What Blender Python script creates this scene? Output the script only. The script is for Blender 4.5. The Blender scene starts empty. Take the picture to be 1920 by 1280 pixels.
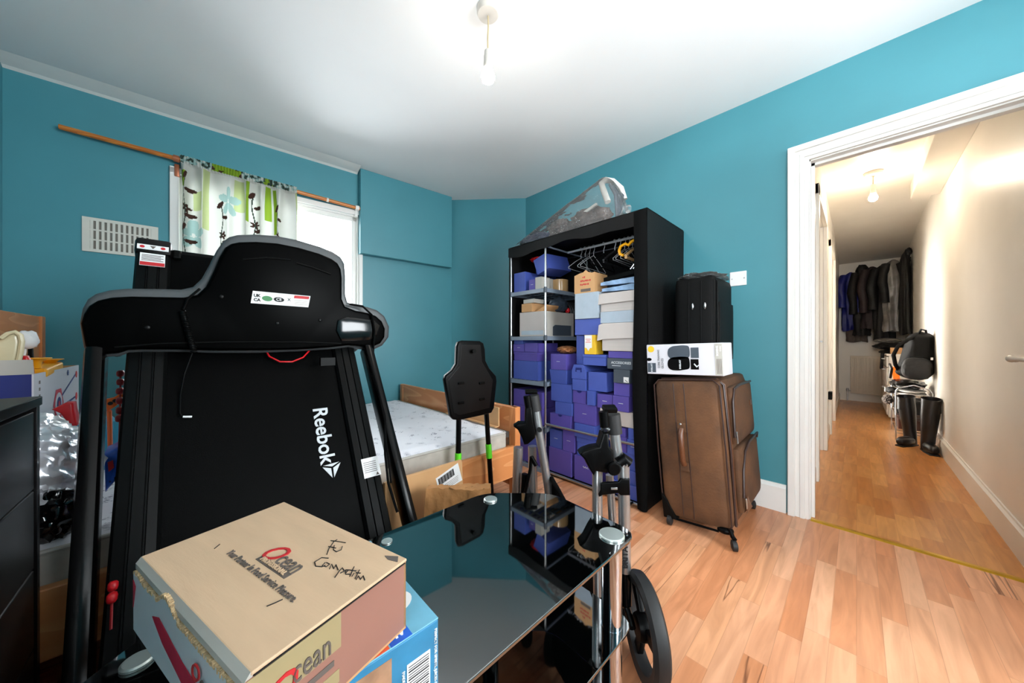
import bpy, bmesh, math, random
from mathutils import Vector, Matrix, noise
from mathutils.geometry import tessellate_polygon
PI = math.pi
SC = bpy.context.scene
COL = SC.collection
random.seed(7)

# ---------------- camera, world, exposure ----------------
YAW = math.radians(43.8)
FWD = Vector((math.sin(YAW), math.cos(YAW), 0)); RGT = Vector((math.cos(YAW), -math.sin(YAW), 0)); UP = Vector((0, 0, 1))
CAMP = Vector((0, 0, 1.0)); FPX = 620.0
cd = bpy.data.cameras.new('camera'); cam = bpy.data.objects.new('camera', cd); COL.objects.link(cam)
cam.location = CAMP; cam.rotation_euler = (PI/2, 0, -YAW)
cd.sensor_width = 36; cd.lens = FPX/1920*36; cd.clip_start = 0.02
SC.camera = cam
SC.view_settings.view_transform = 'Standard'; SC.view_settings.look = 'None'
SC.view_settings.gamma = 1; SC.view_settings.use_curve_mapping = False
SC.view_settings.exposure = 0.56
w = bpy.data.worlds.new('sky'); SC.world = w; w.use_nodes = True
bg = w.node_tree.nodes['Background']; bg.inputs[0].default_value = (0.95, 0.97, 1.0, 1); bg.inputs[1].default_value = 18.0
def portal(loc, rot, sx, sy):
    l = bpy.data.lights.new('window_portal', 'AREA'); l.shape = 'RECTANGLE'; l.size = sx; l.size_y = sy
    l.cycles.is_portal = True
    o = bpy.data.objects.new('window_portal', l); o.location = loc; o.rotation_euler = rot; COL.objects.link(o)

# directions from the camera, used only to read real distances off the photograph
def at(px, py, t):
    return CAMP + t*(FWD + RGT*((px-960)/FPX) + UP*((640-py)/FPX))
def atx(px, py, x):
    d = FWD + RGT*((px-960)/FPX) + UP*((640-py)/FPX); return CAMP + d*(x/d.x)
def aty(px, py, y):
    d = FWD + RGT*((px-960)/FPX) + UP*((640-py)/FPX); return CAMP + d*(y/d.y)
def atz(px, py, z):
    d = FWD + RGT*((px-960)/FPX) + UP*((640-py)/FPX); return CAMP + d*((z-1)/d.z)

# ---------------- materials ----------------
def lin(c):
    return tuple(((v/255)/12.92 if v/255 <= 0.04045 else ((v/255+0.055)/1.055)**2.4) for v in c)
def mat(name, rgb, rough=0.5, metal=0.0, var=0.06, scale=8.0, bump=0.0, bscale=60.0, emit=0.0, coat=0.0, trans=0.0, stretch=None, spec=0.5, alpha=1.0):
    m = bpy.data.materials.new(name); m.use_nodes = True
    nt = m.node_tree; N = nt.nodes; L = nt.links; b = N['Principled BSDF']
    c = lin(rgb)
    b.inputs['Roughness'].default_value = rough; b.inputs['Metallic'].default_value = metal
    b.inputs['Specular IOR Level'].default_value = spec
    b.inputs['Coat Weight'].default_value = coat
    tc = N.new('ShaderNodeTexCoord'); src = tc.outputs['Object']
    if stretch:
        mp = N.new('ShaderNodeMapping'); mp.inputs['Scale'].default_value = stretch; L.new(src, mp.inputs[0]); src = mp.outputs[0]
    nz = N.new('ShaderNodeTexNoise'); nz.inputs['Scale'].default_value = scale; nz.inputs['Detail'].default_value = 4; L.new(src, nz.inputs['Vector'])
    cr = N.new('ShaderNodeValToRGB'); cr.color_ramp.elements[0].position = 0.3; cr.color_ramp.elements[1].position = 0.7
    cr.color_ramp.elements[0].color = tuple(v*(1-var) for v in c)+(1,); cr.color_ramp.elements[1].color = tuple(min(1, v*(1+var)) for v in c)+(1,)
    L.new(nz.outputs[0], cr.inputs[0]); L.new(cr.outputs[0], b.inputs['Base Color'])
    if bump:
        n2 = N.new('ShaderNodeTexNoise'); n2.inputs['Scale'].default_value = bscale; n2.inputs['Detail'].default_value = 3; L.new(src, n2.inputs['Vector'])
        bp = N.new('ShaderNodeBump'); bp.inputs['Strength'].default_value = bump; bp.inputs['Distance'].default_value = 0.01
        L.new(n2.outputs[0], bp.inputs['Height']); L.new(bp.outputs[0], b.inputs['Normal'])
    if emit:
        b.inputs['Emission Color'].default_value = c+(1,); b.inputs['Emission Strength'].default_value = emit
    if trans: b.inputs['Transmission Weight'].default_value = trans
    if alpha < 1: b.inputs['Alpha'].default_value = alpha
    return m
def glassy(name, tint=(1, 1, 1), gloss=0.06, rough=0.02, bump=0.0, diffuse=0.0):
    m = bpy.data.materials.new(name); m.use_nodes = True; nt = m.node_tree; N = nt.nodes; L = nt.links
    N.remove(N['Principled BSDF']); out = N['Material Output']
    t = N.new('ShaderNodeBsdfTransparent'); t.inputs[0].default_value = tint+(1,)
    g = N.new('ShaderNodeBsdfGlossy'); g.inputs['Roughness'].default_value = rough
    f = N.new('ShaderNodeFresnel'); f.inputs[0].default_value = 1.45
    a = N.new('ShaderNodeMath'); a.operation = 'ADD'; a.inputs[1].default_value = gloss; L.new(f.outputs[0], a.inputs[0])
    mx = N.new('ShaderNodeMixShader'); L.new(a.outputs[0], mx.inputs[0]); L.new(t.outputs[0], mx.inputs[1]); L.new(g.outputs[0], mx.inputs[2])
    last = mx
    if diffuse:
        d = N.new('ShaderNodeBsdfDiffuse'); d.inputs[0].default_value = (0.8, 0.82, 0.82, 1)
        m2 = N.new('ShaderNodeMixShader'); m2.inputs[0].default_value = diffuse; L.new(mx.outputs[0], m2.inputs[1]); L.new(d.outputs[0], m2.inputs[2]); last = m2
    if bump:
        n2 = N.new('ShaderNodeTexNoise'); n2.inputs['Scale'].default_value = 14; n2.inputs['Detail'].default_value = 3
        bp = N.new('ShaderNodeBump'); bp.inputs['Strength'].default_value = bump; bp.inputs['Distance'].default_value = 0.05
        L.new(n2.outputs[0], bp.inputs['Height']); L.new(bp.outputs[0], g.inputs['Normal'])
    L.new(last.outputs[0], out.inputs[0])
    return m
def M2(N, L, op, a, b=None):
    n = N.new('ShaderNodeMath'); n.operation = op
    for i, v in enumerate((a, b)):
        if v is None: continue
        if isinstance(v, (int, float)): n.inputs[i].default_value = v
        else: L.new(v, n.inputs[i])
    return n.outputs[0]
def plank_mat(name, tones, sw, bl, rough, vein=0.5, gap=0.012):
    m = bpy.data.materials.new(name); m.use_nodes = True; nt = m.node_tree; N = nt.nodes; L = nt.links; b = N['Principled BSDF']
    tc = N.new('ShaderNodeTexCoord'); sp = N.new('ShaderNodeSeparateXYZ'); L.new(tc.outputs['Object'], sp.inputs[0])
    X, Y = sp.outputs[0], sp.outputs[1]
    yr = M2(N, L, 'DIVIDE', Y, sw); row = M2(N, L, 'FLOOR', yr); fy = M2(N, L, 'FRACT', yr)
    wn = N.new('ShaderNodeTexWhiteNoise'); wn.noise_dimensions = '1D'; L.new(row, wn.inputs['W'])
    xr = M2(N, L, 'ADD', M2(N, L, 'DIVIDE', X, bl), M2(N, L, 'MULTIPLY', wn.outputs['Value'], 7.0))
    blk = M2(N, L, 'FLOOR', xr); fx = M2(N, L, 'FRACT', xr)
    cv = N.new('ShaderNodeCombineXYZ'); L.new(row, cv.inputs[0]); L.new(blk, cv.inputs[1])
    w2 = N.new('ShaderNodeTexWhiteNoise'); w2.noise_dimensions = '2D'; L.new(cv.outputs[0], w2.inputs['Vector'])
    cr = N.new('ShaderNodeValToRGB'); els = cr.color_ramp.elements
    for i in range(len(tones)):
        p = i/(len(tones)-1)
        e = els[0] if i == 0 else (els[len(els)-1] if i == len(tones)-1 else els.new(p))
        e.position = p; e.color = lin(tones[i])+(1,)
    L.new(w2.outputs['Value'], cr.inputs[0])
    # grain: coordinates offset per block, stretched along the plank
    ad = N.new('ShaderNodeVectorMath'); ad.operation = 'ADD'; L.new(tc.outputs['Object'], ad.inputs[0])
    sc = N.new('ShaderNodeVectorMath'); sc.operation = 'SCALE'; sc.inputs['Scale'].default_value = 5.0; L.new(w2.outputs['Color'], sc.inputs[0]); L.new(sc.outputs[0], ad.inputs[1])
    mp = N.new('ShaderNodeMapping'); mp.inputs['Scale'].default_value = (1.6, 16, 1); L.new(ad.outputs[0], mp.inputs[0])
    nz = N.new('ShaderNodeTexNoise'); nz.inputs['Scale'].default_value = 1.6; nz.inputs['Detail'].default_value = 6; nz.inputs['Distortion'].default_value = 1.2; L.new(mp.outputs[0], nz.inputs['Vector'])
    gr = N.new('ShaderNodeValToRGB'); gr.color_ramp.elements[0].color = (0.8, 0.74, 0.68, 1); gr.color_ramp.elements[1].color = (1.08, 1.06, 1.04, 1)
    gr.color_ramp.elements[0].position = 0.3; gr.color_ramp.elements[1].position = 0.65
    L.new(nz.outputs[0], gr.inputs[0])
    mu = N.new('ShaderNodeMix'); mu.data_type = 'RGBA'; mu.blend_type = 'MULTIPLY'; mu.inputs[0].default_value = 1
    L.new(cr.outputs[0], mu.inputs[6]); L.new(gr.outputs[0], mu.inputs[7])
    # dark heart veins on some blocks
    mp2 = N.new('ShaderNodeMapping'); mp2.inputs['Scale'].default_value = (0.8, 15, 1); L.new(ad.outputs[0], mp2.inputs[0])
    n3 = N.new('ShaderNodeTexNoise'); n3.inputs['Scale'].default_value = 1.0; n3.inputs['Detail'].default_value = 3; L.new(mp2.outputs[0], n3.inputs['Vector'])
    v = M2(N, L, 'ABSOLUTE', M2(N, L, 'SUBTRACT', n3.outputs[0], 0.57))
    vm = N.new('ShaderNodeMapRange'); vm.inputs[1].default_value = 0.0; vm.inputs[2].default_value = 0.02; vm.inputs[3].default_value = vein; vm.inputs[4].default_value = 0; L.new(v, vm.inputs[0])
    sel = M2(N, L, 'GREATER_THAN', w2.outputs['Value'], 0.66)
    vf = M2(N, L, 'MULTIPLY', vm.outputs[0], sel)
    m2 = N.new('ShaderNodeMix'); m2.data_type = 'RGBA'; L.new(vf, m2.inputs[0]); L.new(mu.outputs[2], m2.inputs[6]); m2.inputs[7].default_value = lin((110, 62, 36))+(1,)
    # seams
    ey = M2(N, L, 'LESS_THAN', fy, gap); ex = M2(N, L, 'LESS_THAN', fx, gap*sw/bl)
    e = M2(N, L, 'MULTIPLY', M2(N, L, 'MAXIMUM', ey, ex), 0.28)
    m3 = N.new('ShaderNodeMix'); m3.data_type = 'RGBA'; L.new(e, m3.inputs[0]); L.new(m2.outputs[2], m3.inputs[6]); m3.inputs[7].default_value = lin((120, 70, 40))+(1,)
    L.new(m3.outputs[2], b.inputs['Base Color']); b.inputs['Roughness'].default_value = rough
    return m
def wood_mat(name, c0, c1, axis_scale, rough=0.4, dist=2.5, sc=1.0):
    m = bpy.data.materials.new(name); m.use_nodes = True; nt = m.node_tree; N = nt.nodes; L = nt.links; b = N['Principled BSDF']
    tc = N.new('ShaderNodeTexCoord'); mp = N.new('ShaderNodeMapping'); mp.inputs['Scale'].default_value = axis_scale; L.new(tc.outputs['Object'], mp.inputs[0])
    nz = N.new('ShaderNodeTexNoise'); nz.inputs['Scale'].default_value = sc; nz.inputs['Detail'].default_value = 2; nz.inputs['Distortion'].default_value = 0.4; L.new(mp.outputs[0], nz.inputs['Vector'])
    k = M2(N, L, 'FRACT', M2(N, L, 'MULTIPLY', nz.outputs[0], dist*3))
    cr = N.new('ShaderNodeValToRGB'); cr.color_ramp.elements[0].color = lin(c0)+(1,); cr.color_ramp.elements[1].color = lin(c1)+(1,)
    cr.color_ramp.elements[0].position = 0.0; cr.color_ramp.elements[1].position = 0.55
    L.new(k, cr.inputs[0]); L.new(cr.outputs[0], b.inputs['Base Color']); b.inputs['Roughness'].default_value = rough
    return m

M = {}
M['teal'] = mat('teal wall paint', (70, 138, 150), 0.42, var=0.05, scale=2.5, bump=0.06, bscale=25)
M['ceil'] = mat('white ceiling paint', (238, 238, 238), 0.8, var=0.015, scale=2)
M['gloss_white'] = mat('white gloss paint', (232, 230, 226), 0.3, var=0.02)
M['cream'] = mat('cream hallway paint', (232, 226, 216), 0.35, var=0.03, scale=3, bump=0.03, bscale=12)
M['floor'] = plank_mat('beech laminate', [(218, 158, 120), (206, 138, 96), (226, 172, 136), (212, 146, 106), (202, 132, 88), (222, 164, 124), (214, 152, 114)], 0.063, 0.52, 0.3, 0.9, 0.03)
M['floor2'] = plank_mat('honey laminate', [(206, 146, 84), (196, 130, 68), (216, 158, 94), (188, 122, 62), (210, 150, 88)], 0.075, 0.3, 0.28, 0.0, 0.02)
M['brass'] = mat('brass', (212, 170, 60), 0.3, 1.0, var=0.12, scale=30)
M['pine'] = wood_mat('lacquered pine', (218, 152, 98), (204, 132, 78), (1.2, 1.2, 6), 0.35)
M['pine_y'] = wood_mat('lacquered pine board', (224, 160, 110), (202, 130, 78), (3, 1.0, 6), 0.35)
M['pine_v'] = wood_mat('lacquered pine post', (214, 146, 92), (198, 124, 70), (8, 8, 0.9), 0.35)
M['rodwood'] = wood_mat('varnished dowel', (206, 132, 58), (176, 100, 38), (1, 20, 20), 0.3)
M['blackwood'] = wood_mat('black brown veneer', (10, 6, 6), (4, 3, 3), (20, 1.0, 16), 0.4)
M['blackedge'] = mat('black brown foil', (7, 6, 7), 0.3, var=0.2, spec=0.3)
M['black'] = mat('black plastic', (3, 3, 3.5), 0.4, var=0.15, spec=0.1)
M['blackgloss'] = mat('glossy black plastic', (7, 7, 8), 0.12, var=0.1)
M['consback'] = mat('satin black shell', (1, 1, 1), 0.35, var=0.1, spec=0.03)
M['greyrim'] = mat('grey plastic bezel', (66, 69, 71), 0.35, var=0.05)
M['tube'] = mat('black powder coated steel', (3, 3, 3.5), 0.25, var=0.1, spec=0.2)
M['belt'] = mat('treadmill belt', (2, 2.3, 2.5), 0.5, var=0.1, bump=0.1, bscale=500, spec=0.05)
M['rail'] = mat('dark grey rail plastic', (8, 9, 9), 0.4, var=0.08, spec=0.12)
M['logo'] = mat('light grey print', (196, 200, 204), 0.5)
M['blackprint'] = mat('black print', (20, 20, 22), 0.6)
M['greyprint'] = mat('grey print', (96, 86, 80), 0.7)
M['redprint'] = mat('red print', (190, 34, 40), 0.6)
M['whitelabel'] = mat('white label', (228, 228, 228), 0.45)
M['greenprint'] = mat('green print', (40, 120, 60), 0.5)
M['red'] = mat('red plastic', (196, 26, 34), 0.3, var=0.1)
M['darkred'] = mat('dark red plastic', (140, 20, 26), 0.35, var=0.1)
M['chrome'] = mat('chrome', (210, 214, 222), 0.08, 1.0, var=0.02)
M['steel'] = mat('brushed steel', (190, 192, 194), 0.28, 1.0, var=0.06, scale=40)
M['railwhite'] = mat('grey enamelled steel', (200, 202, 206), 0.3, 0.2, var=0.03)
M['disc'] = mat('spun aluminium disc', (205, 215, 212), 0.38, 0.8, var=0.03)
M['alu'] = mat('grey anodised aluminium', (176, 178, 180), 0.3, 0.85, var=0.04)
M['tableglass'] = mat('black tempered glass', (2, 3, 3), 0.03, var=0.02, spec=1.0)
M['tableglass'].node_tree.nodes['Principled BSDF'].inputs['IOR'].default_value = 2.3
M['card'] = mat('brown cardboard', (196, 150, 102), 0.75, var=0.07, scale=5, bump=0.05, bscale=80)
M['cardtop'] = mat('kraft cardboard', (204, 172, 140), 0.7, var=0.05, scale=9, bump=0.05, bscale=60, stretch=(1, 6, 1))
M['cardpink'] = mat('faded red printed card', (148, 104, 90), 0.6, var=0.06)  # darkened: the shade on the box end is put into this colour
M['cardred'] = mat('crimson print', (178, 26, 56), 0.6, var=0.08)
M['cardwhite'] = mat('greyish white card', (188, 196, 202), 0.6, var=0.05)
M['cardyel'] = mat('beige printed card', (156, 140, 102), 0.6, var=0.05)  # beige print, its colour deepened for the shade on the same end
M['corr'] = mat('torn corrugated edge', (208, 178, 136), 0.8, var=0.3, scale=250, bump=0.6, bscale=300)
M['paperbag'] = mat('crumpled kraft paper', (170, 118, 68), 0.8, var=0.18, scale=10, bump=0.6, bscale=22)
M['boxblue'] = mat('blue gift card', (68, 86, 166), 0.5, var=0.05)
M['boxviolet'] = mat('violet gift card', (84, 72, 154), 0.5, var=0.05)
M['boxwhite'] = mat('white carton', (188, 179, 174), 0.55, var=0.03)
M['boxwhite2'] = mat('bluish white carton', (164, 176, 188), 0.4, var=0.05, scale=20)
M['boxgrey'] = mat('pale grey card', (178, 174, 166), 0.55, var=0.05)
M['boxdark'] = mat('dark grey card', (66, 74, 84), 0.5, var=0.05)
M['boxyellow'] = mat('yellow card', (232, 186, 48), 0.4, var=0.05)
M['fabblack'] = mat('black nonwoven fabric', (6, 6, 6), 0.8, var=0.1, spec=0.1, bump=0.3, bscale=300)
M['fabblack2'] = mat('black wardrobe cover', (14, 13, 13), 0.6, var=0.15, spec=0.2, bump=0.15, bscale=120)
M['resin'] = mat('grey shelf plastic', (120, 132, 146), 0.4, var=0.05)
M['brownsuit'] = mat('brown suede luggage cloth', (84, 53, 28), 0.8, var=0.45, scale=6, bump=0.2, bscale=90)
M['piping'] = mat('dark brown piping', (48, 30, 26), 0.4, var=0.1)
M['leather'] = mat('brown leather', (92, 54, 32), 0.35, var=0.1)
M['blacksuit'] = mat('black luggage nylon', (7, 7, 7), 0.6, spec=0.15, var=0.12, bump=0.2, bscale=350)
M['rubber'] = mat('black rubber', (26, 26, 27), 0.6, var=0.1)
M['clearbag'] = glassy('clear polythene', (0.97, 0.98, 0.98), 0.0, 0.12, 0.8, 0.07)
M['fill_pane'] = glassy('frosted glass', (0.9, 0.87, 0.82), 0.1, 0.3)  # for glazing added to a hall door; tint sets how much daylight enters
M['fill_pane_dim'] = glassy('fill_pane_dim glass', (0.30, 0.285, 0.265), 0.1, 0.3)  # darker tint of the added hall door glazing, passes less daylight
M['glass'] = glassy('window glass', (0.96, 0.98, 0.98), 0.0, 0.01)
M['green'] = mat('lime green plastic', (96, 214, 40), 0.35)
M['silver'] = mat('crumpled silver foil plastic', (215, 216, 222), 0.3, 0.6, var=0.1, scale=6, bump=0.5, bscale=9)
M['navy'] = mat('navy card', (22, 34, 104), 0.45)
M['archwhite'] = mat('white printed card', (204, 202, 208), 0.4, var=0.02)
M['orange'] = mat('orange plastic', (242, 104, 20), 0.35)
M['yellow'] = mat('yellow plastic', (244, 172, 20), 0.35)
M['blue'] = mat('blue plastic', (24, 92, 200), 0.3, var=0.25, scale=14)
M['cyan'] = mat('light blue plastic', (60, 160, 190), 0.35)
M['beige'] = mat('translucent beige plastic', (196, 184, 150), 0.25, var=0.15, scale=9)
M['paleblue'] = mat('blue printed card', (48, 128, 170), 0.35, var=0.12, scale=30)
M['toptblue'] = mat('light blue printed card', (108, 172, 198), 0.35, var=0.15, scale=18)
M['orangered'] = mat('orange red print', (214, 84, 50), 0.4)
M['photoish'] = mat('printed picture of jars', (172, 132, 104), 0.4, var=0.3, scale=30)
M['tape'] = mat('brown parcel tape', (176, 140, 96), 0.2, var=0.04, coat=0.5)
M['woven'] = mat('woven brown foil', (150, 100, 62), 0.3, 0.3, var=0.5, scale=60, bump=0.8, bscale=70)
M['blueplastic'] = mat('blue packaged linen', (140, 166, 198), 0.2, var=0.3, scale=16, bump=0.6, bscale=20, coat=0.5)
M['dimdark'] = mat('dark blue grey film', (56, 66, 78), 0.35, var=0.3, scale=20, bump=0.5, bscale=25)
M['hose'] = mat('black ribbed hose', (34, 34, 36), 0.4)
M['tan'] = mat('tan wood hanger', (190, 152, 104), 0.45)
M['radiator'] = mat('cream radiator enamel', (226, 214, 196), 0.35, var=0.02)
M['coatblue'] = mat('royal blue quilted nylon', (26, 34, 120), 0.5, var=0.2, bump=0.3, bscale=40)
M['coatblack'] = mat('black coat cloth', (17, 16, 17), 0.65, var=0.2, bump=0.3, bscale=40)
M['coatbrown'] = mat('dark brown coat cloth', (52, 40, 42), 0.65, var=0.15, bump=0.3, bscale=40)
M['coatgrey'] = mat('grey knit', (92, 82, 76), 0.8, var=0.15, bump=0.4, bscale=60)
M['coatsilver'] = mat('shiny grey lining', (120, 116, 112), 0.3, var=0.3, scale=9, bump=0.5, bscale=14)
M['boot'] = mat('black boot leather', (22, 18, 17), 0.33, var=0.15, bump=0.1, bscale=20)
M['wire'] = mat('chromed wire', (200, 200, 204), 0.15, 1.0)
M['linen'] = mat('white folded linen', (214, 208, 200), 0.7, var=0.08, bump=0.4, bscale=20)
M['maroon'] = mat('maroon painted wood', (104, 30, 26), 0.5)
M['brownbox'] = mat('dark brown shoe box', (84, 50, 40), 0.6)
M['denim'] = mat('navy folded fabric', (36, 44, 84), 0.6, var=0.3, scale=12, bump=0.5, bscale=16)
M['taupe'] = mat('brown grey fabric', (96, 82, 78), 0.6, var=0.35, scale=18, bump=0.6, bscale=20)
M['concrete'] = mat('pale render', (236, 238, 240), 0.9)
M['slate'] = mat('blue grey gutter', (96, 104, 150), 0.7)
M['vent'] = mat('ivory vent plastic', (206, 204, 194), 0.45, var=0.03)
M['ventdark'] = mat('grey vent mesh', (112, 108, 100), 0.7)
M['bulb'] = mat('lit bulb glass', (255, 246, 234), 0.4, emit=100.0, var=0.0)
M['bulb2'] = mat('lit warm bulb glass', (255, 238, 214), 0.4, emit=300.0, var=0.0)
M['pendant'] = mat('white pendant plastic', (214, 208, 200), 0.4)
M['flex'] = mat('cream flex', (196, 178, 140), 0.5)
M['copper'] = mat('copper bracket', (180, 110, 80), 0.35, 0.6)
M['curtwhite'] = mat('white voile', (238, 240, 232), 0.8, trans=0, var=0.02)
def voile(name, rgb, tr):
    m = bpy.data.materials.new(name); m.use_nodes = True; nt = m.node_tree; N = nt.nodes; L = nt.links
    N.remove(N['Principled BSDF']); c = lin(rgb)+(1,)
    d = N.new('ShaderNodeBsdfDiffuse'); d.inputs[0].default_value = c
    t = N.new('ShaderNodeBsdfTranslucent'); t.inputs[0].default_value = tuple(v*0.15 for v in c[:3])+(1,)
    mx = N.new('ShaderNodeMixShader'); mx.inputs[0].default_value = tr
    wv = N.new('ShaderNodeTexNoise'); wv.inputs['Scale'].default_value = 900
    bp = N.new('ShaderNodeBump'); bp.inputs['Strength'].default_value = 0.1; L.new(wv.outputs[0], bp.inputs['Height']); L.new(bp.outputs[0], d.inputs['Normal'])
    L.new(d.outputs[0], mx.inputs[1]); L.new(t.outputs[0], mx.inputs[2]); L.new(mx.outputs[0], N['Material Output'].inputs[0])
    return m
CURT = [voile('voile white', (236, 238, 230), 0.5), voile('voile lime', (150, 186, 60), 0.45), voile('voile brown', (70, 50, 44), 0.2), voile('voile mint', (176, 210, 204), 0.5), voile('voile pale lime', (208, 222, 160), 0.5), voile('voile dark', (60, 74, 66), 0.2)]
def mattress_mat():
    m = mat('quilted mattress ticking', (226, 226, 232), 0.75, var=0.02, bump=0.25, bscale=9); nt = m.node_tree; N = nt.nodes; L = nt.links; b = N['Principled BSDF']
    tc = N.new('ShaderNodeTexCoord'); vo = N.new('ShaderNodeTexVoronoi'); vo.inputs['Scale'].default_value = 17; vo.inputs['Randomness'].default_value = 1
    nz = N.new('ShaderNodeTexNoise'); nz.inputs['Scale'].default_value = 70
    ad = N.new('ShaderNodeMix'); ad.data_type = 'RGBA'; ad.inputs[0].default_value = 0.07
    L.new(tc.outputs['Object'], ad.inputs[6]); L.new(nz.outputs['Color'], ad.inputs[7]); L.new(ad.outputs[2], vo.inputs['Vector'])
    lt = M2(N, L, 'LESS_THAN', vo.outputs['Distance'], 0.22)
    n2 = N.new('ShaderNodeTexNoise'); n2.inputs['Scale'].default_value = 150; lt2 = M2(N, L, 'MULTIPLY', lt, M2(N, L, 'GREATER_THAN', n2.outputs[0], 0.48))
    mx = N.new('ShaderNodeMix'); mx.data_type = 'RGBA'; L.new(lt2, mx.inputs[0]); mx.inputs[6].default_value = lin((226, 226, 232))+(1,); mx.inputs[7].default_value = lin((86, 90, 112))+(1,)
    L.new(mx.outputs[2], b.inputs['Base Color']); return m
M['mattress'] = mattress_mat()
M['ticking'] = mat('grey beige mattress side', (178, 172, 162), 0.7, var=0.12, scale=18)

# ---------------- mesh helpers ----------------
class MB:
    def __init__(s): s.bm = bmesh.new()
    def _xf(s, vs, T):
        if T is not None:
            for v in vs: v.co = T @ v.co
    def box(s, x0, x1, y0, y1, z0, z1, T=None, bev=0.0, seg=2):
        b2 = bmesh.new(); bmesh.ops.create_cube(b2, size=1)
        for v in b2.verts: v.co = Vector((x0+(v.co.x+.5)*(x1-x0), y0+(v.co.y+.5)*(y1-y0), z0+(v.co.z+.5)*(z1-z0)))
        if bev: bmesh.ops.bevel(b2, geom=b2.edges[:], offset=bev, segments=seg, affect='EDGES', profile=0.5)
        s.merge(b2, T); return s
    def merge(s, b2, T=None):
        if T is not None: b2.transform(T)
        me = bpy.data.meshes.new('t'); b2.to_mesh(me); b2.free(); s.bm.from_mesh(me); bpy.data.meshes.remove(me)
    def tube(s, pts, r, seg=12, cap=True, flat=None):
        pts = [Vector(p) for p in pts]; n = len(pts); rings = []
        rr = r if isinstance(r, (list, tuple)) else [r]*n
        up = None
        for i, p in enumerate(pts):
            d = (pts[min(i+1, n-1)]-pts[max(i-1, 0)]).normalized()
            if up is None:
                up = Vector((0, 0, 1)) if abs(d.z) < 0.9 else Vector((1, 0, 0))
            a = (up - d*up.dot(d)).normalized(); up = a; b = d.cross(a)
            k = flat or 1.0
            rings.append([s.bm.verts.new(p + a*math.cos(2*PI*j/seg)*rr[i] + b*math.sin(2*PI*j/seg)*rr[i]*k) for j in range(seg)])
        for i in range(n-1):
            for j in range(seg):
                s.bm.faces.new((rings[i][j], rings[i][(j+1) % seg], rings[i+1][(j+1) % seg], rings[i+1][j]))
        if cap: s.bm.faces.new(rings[0][::-1]); s.bm.faces.new(rings[-1])
        return s
    def bar(s, p0, p1, w, h, up=(0, 0, 1), bev=0.0):
        p0 = Vector(p0); p1 = Vector(p1); d = (p1-p0); Ln = d.length; d.normalize(); u = Vector(up); u = (u-d*u.dot(d)).normalized(); sd = u.cross(d)
        T = Matrix(((sd.x, d.x, u.x, p0.x), (sd.y, d.y, u.y, p0.y), (sd.z, d.z, u.z, p0.z), (0, 0, 0, 1)))
        return s.box(-w/2, w/2, 0, Ln, -h/2, h/2, T, bev)
    def lathe(s, prof, seg=24, T=None):
        b2 = bmesh.new(); rings = []
        for r, z in prof: rings.append([b2.verts.new((r*math.cos(2*PI*j/seg), r*math.sin(2*PI*j/seg), z)) for j in range(seg)])
        for i in range(len(rings)-1):
            for j in range(seg): b2.faces.new((rings[i][j], rings[i][(j+1) % seg], rings[i+1][(j+1) % seg], rings[i+1][j]))
        b2.faces.new(rings[0][::-1]); b2.faces.new(rings[-1])
        bmesh.ops.remove_doubles(b2, verts=b2.verts, dist=1e-6)
        s.merge(b2, T); return s
    def prism(s, pts, vec, bev=0.0, seg=2, T=None):
        b2 = bmesh.new(); vec = Vector(vec); n = len(pts)
        a = [b2.verts.new(Vector(p)) for p in pts]; c = [b2.verts.new(Vector(p)+vec) for p in pts]
        fa = b2.faces.new(a); fc = b2.faces.new(c[::-1])
        for i in range(n): b2.faces.new((a[i], c[i], c[(i+1) % n], a[(i+1) % n]))
        bmesh.ops.recalc_face_normals(b2, faces=b2.faces)
        if bev:
            es = [e for e in fa.edges]+[e for e in fc.edges]
            bmesh.ops.bevel(b2, geom=es, offset=bev, segments=seg, affect='EDGES', profile=0.5)
        big = [f for f in b2.faces if len(f.verts) > 4]
        bmesh.ops.triangulate(b2, faces=big)
        s.merge(b2, T); return s
    def quad(s, *p):
        s.bm.faces.new([s.bm.verts.new(Vector(q)) for q in p]); return s
    def grid(s, f, nu, nv):
        V = [[s.bm.verts.new(Vector(f(i/nu, j/nv))) for j in range(nv+1)] for i in range(nu+1)]
        for i in range(nu):
            for j in range(nv): s.bm.faces.new((V[i][j], V[i+1][j], V[i+1][j+1], V[i][j+1]))
        return s
    def blob(s, c, r, amp=0.1, freq=3.0, seed=0, sub=4, sq=1.0, T=None, flatz=None):
        b2 = bmesh.new(); bmesh.ops.create_icosphere(b2, subdivisions=sub, radius=1)
        sv = Vector((seed*3.1, seed*1.7, seed*5.3))
        for v in b2.verts:
            d = v.co.normalized()
            q = Vector([math.copysign(abs(k)**sq, k) for k in d])
            k = 1+amp*noise.noise(d*freq+sv)+amp*0.5*noise.noise(d*freq*2.7+sv)
            v.co = Vector((q.x*r[0]*k, q.y*r[1]*k, q.z*r[2]*k))
            if flatz is not None and v.co.z < flatz: v.co.z = flatz
            v.co += Vector(c)
        s.merge(b2, T); return s
    def build(s, name, m, parent=None, world=True, smooth=False, origin=None):
        me = bpy.data.meshes.new(name)
        bmesh.ops.recalc_face_normals(s.bm, faces=s.bm.faces) if not getattr(s, 'keep', False) else None
        if parent is not None and world:
            s.bm.transform(wm(parent).inverted())
        elif parent is None:
            vs = [v.co for v in s.bm.verts]
            if origin is None:
                origin = Vector(((min(v.x for v in vs)+max(v.x for v in vs))/2, (min(v.y for v in vs)+max(v.y for v in vs))/2, min(v.z for v in vs)))
            s.bm.transform(Matrix.Translation(-Vector(origin)))
        s.bm.to_mesh(me); s.bm.free()
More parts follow.
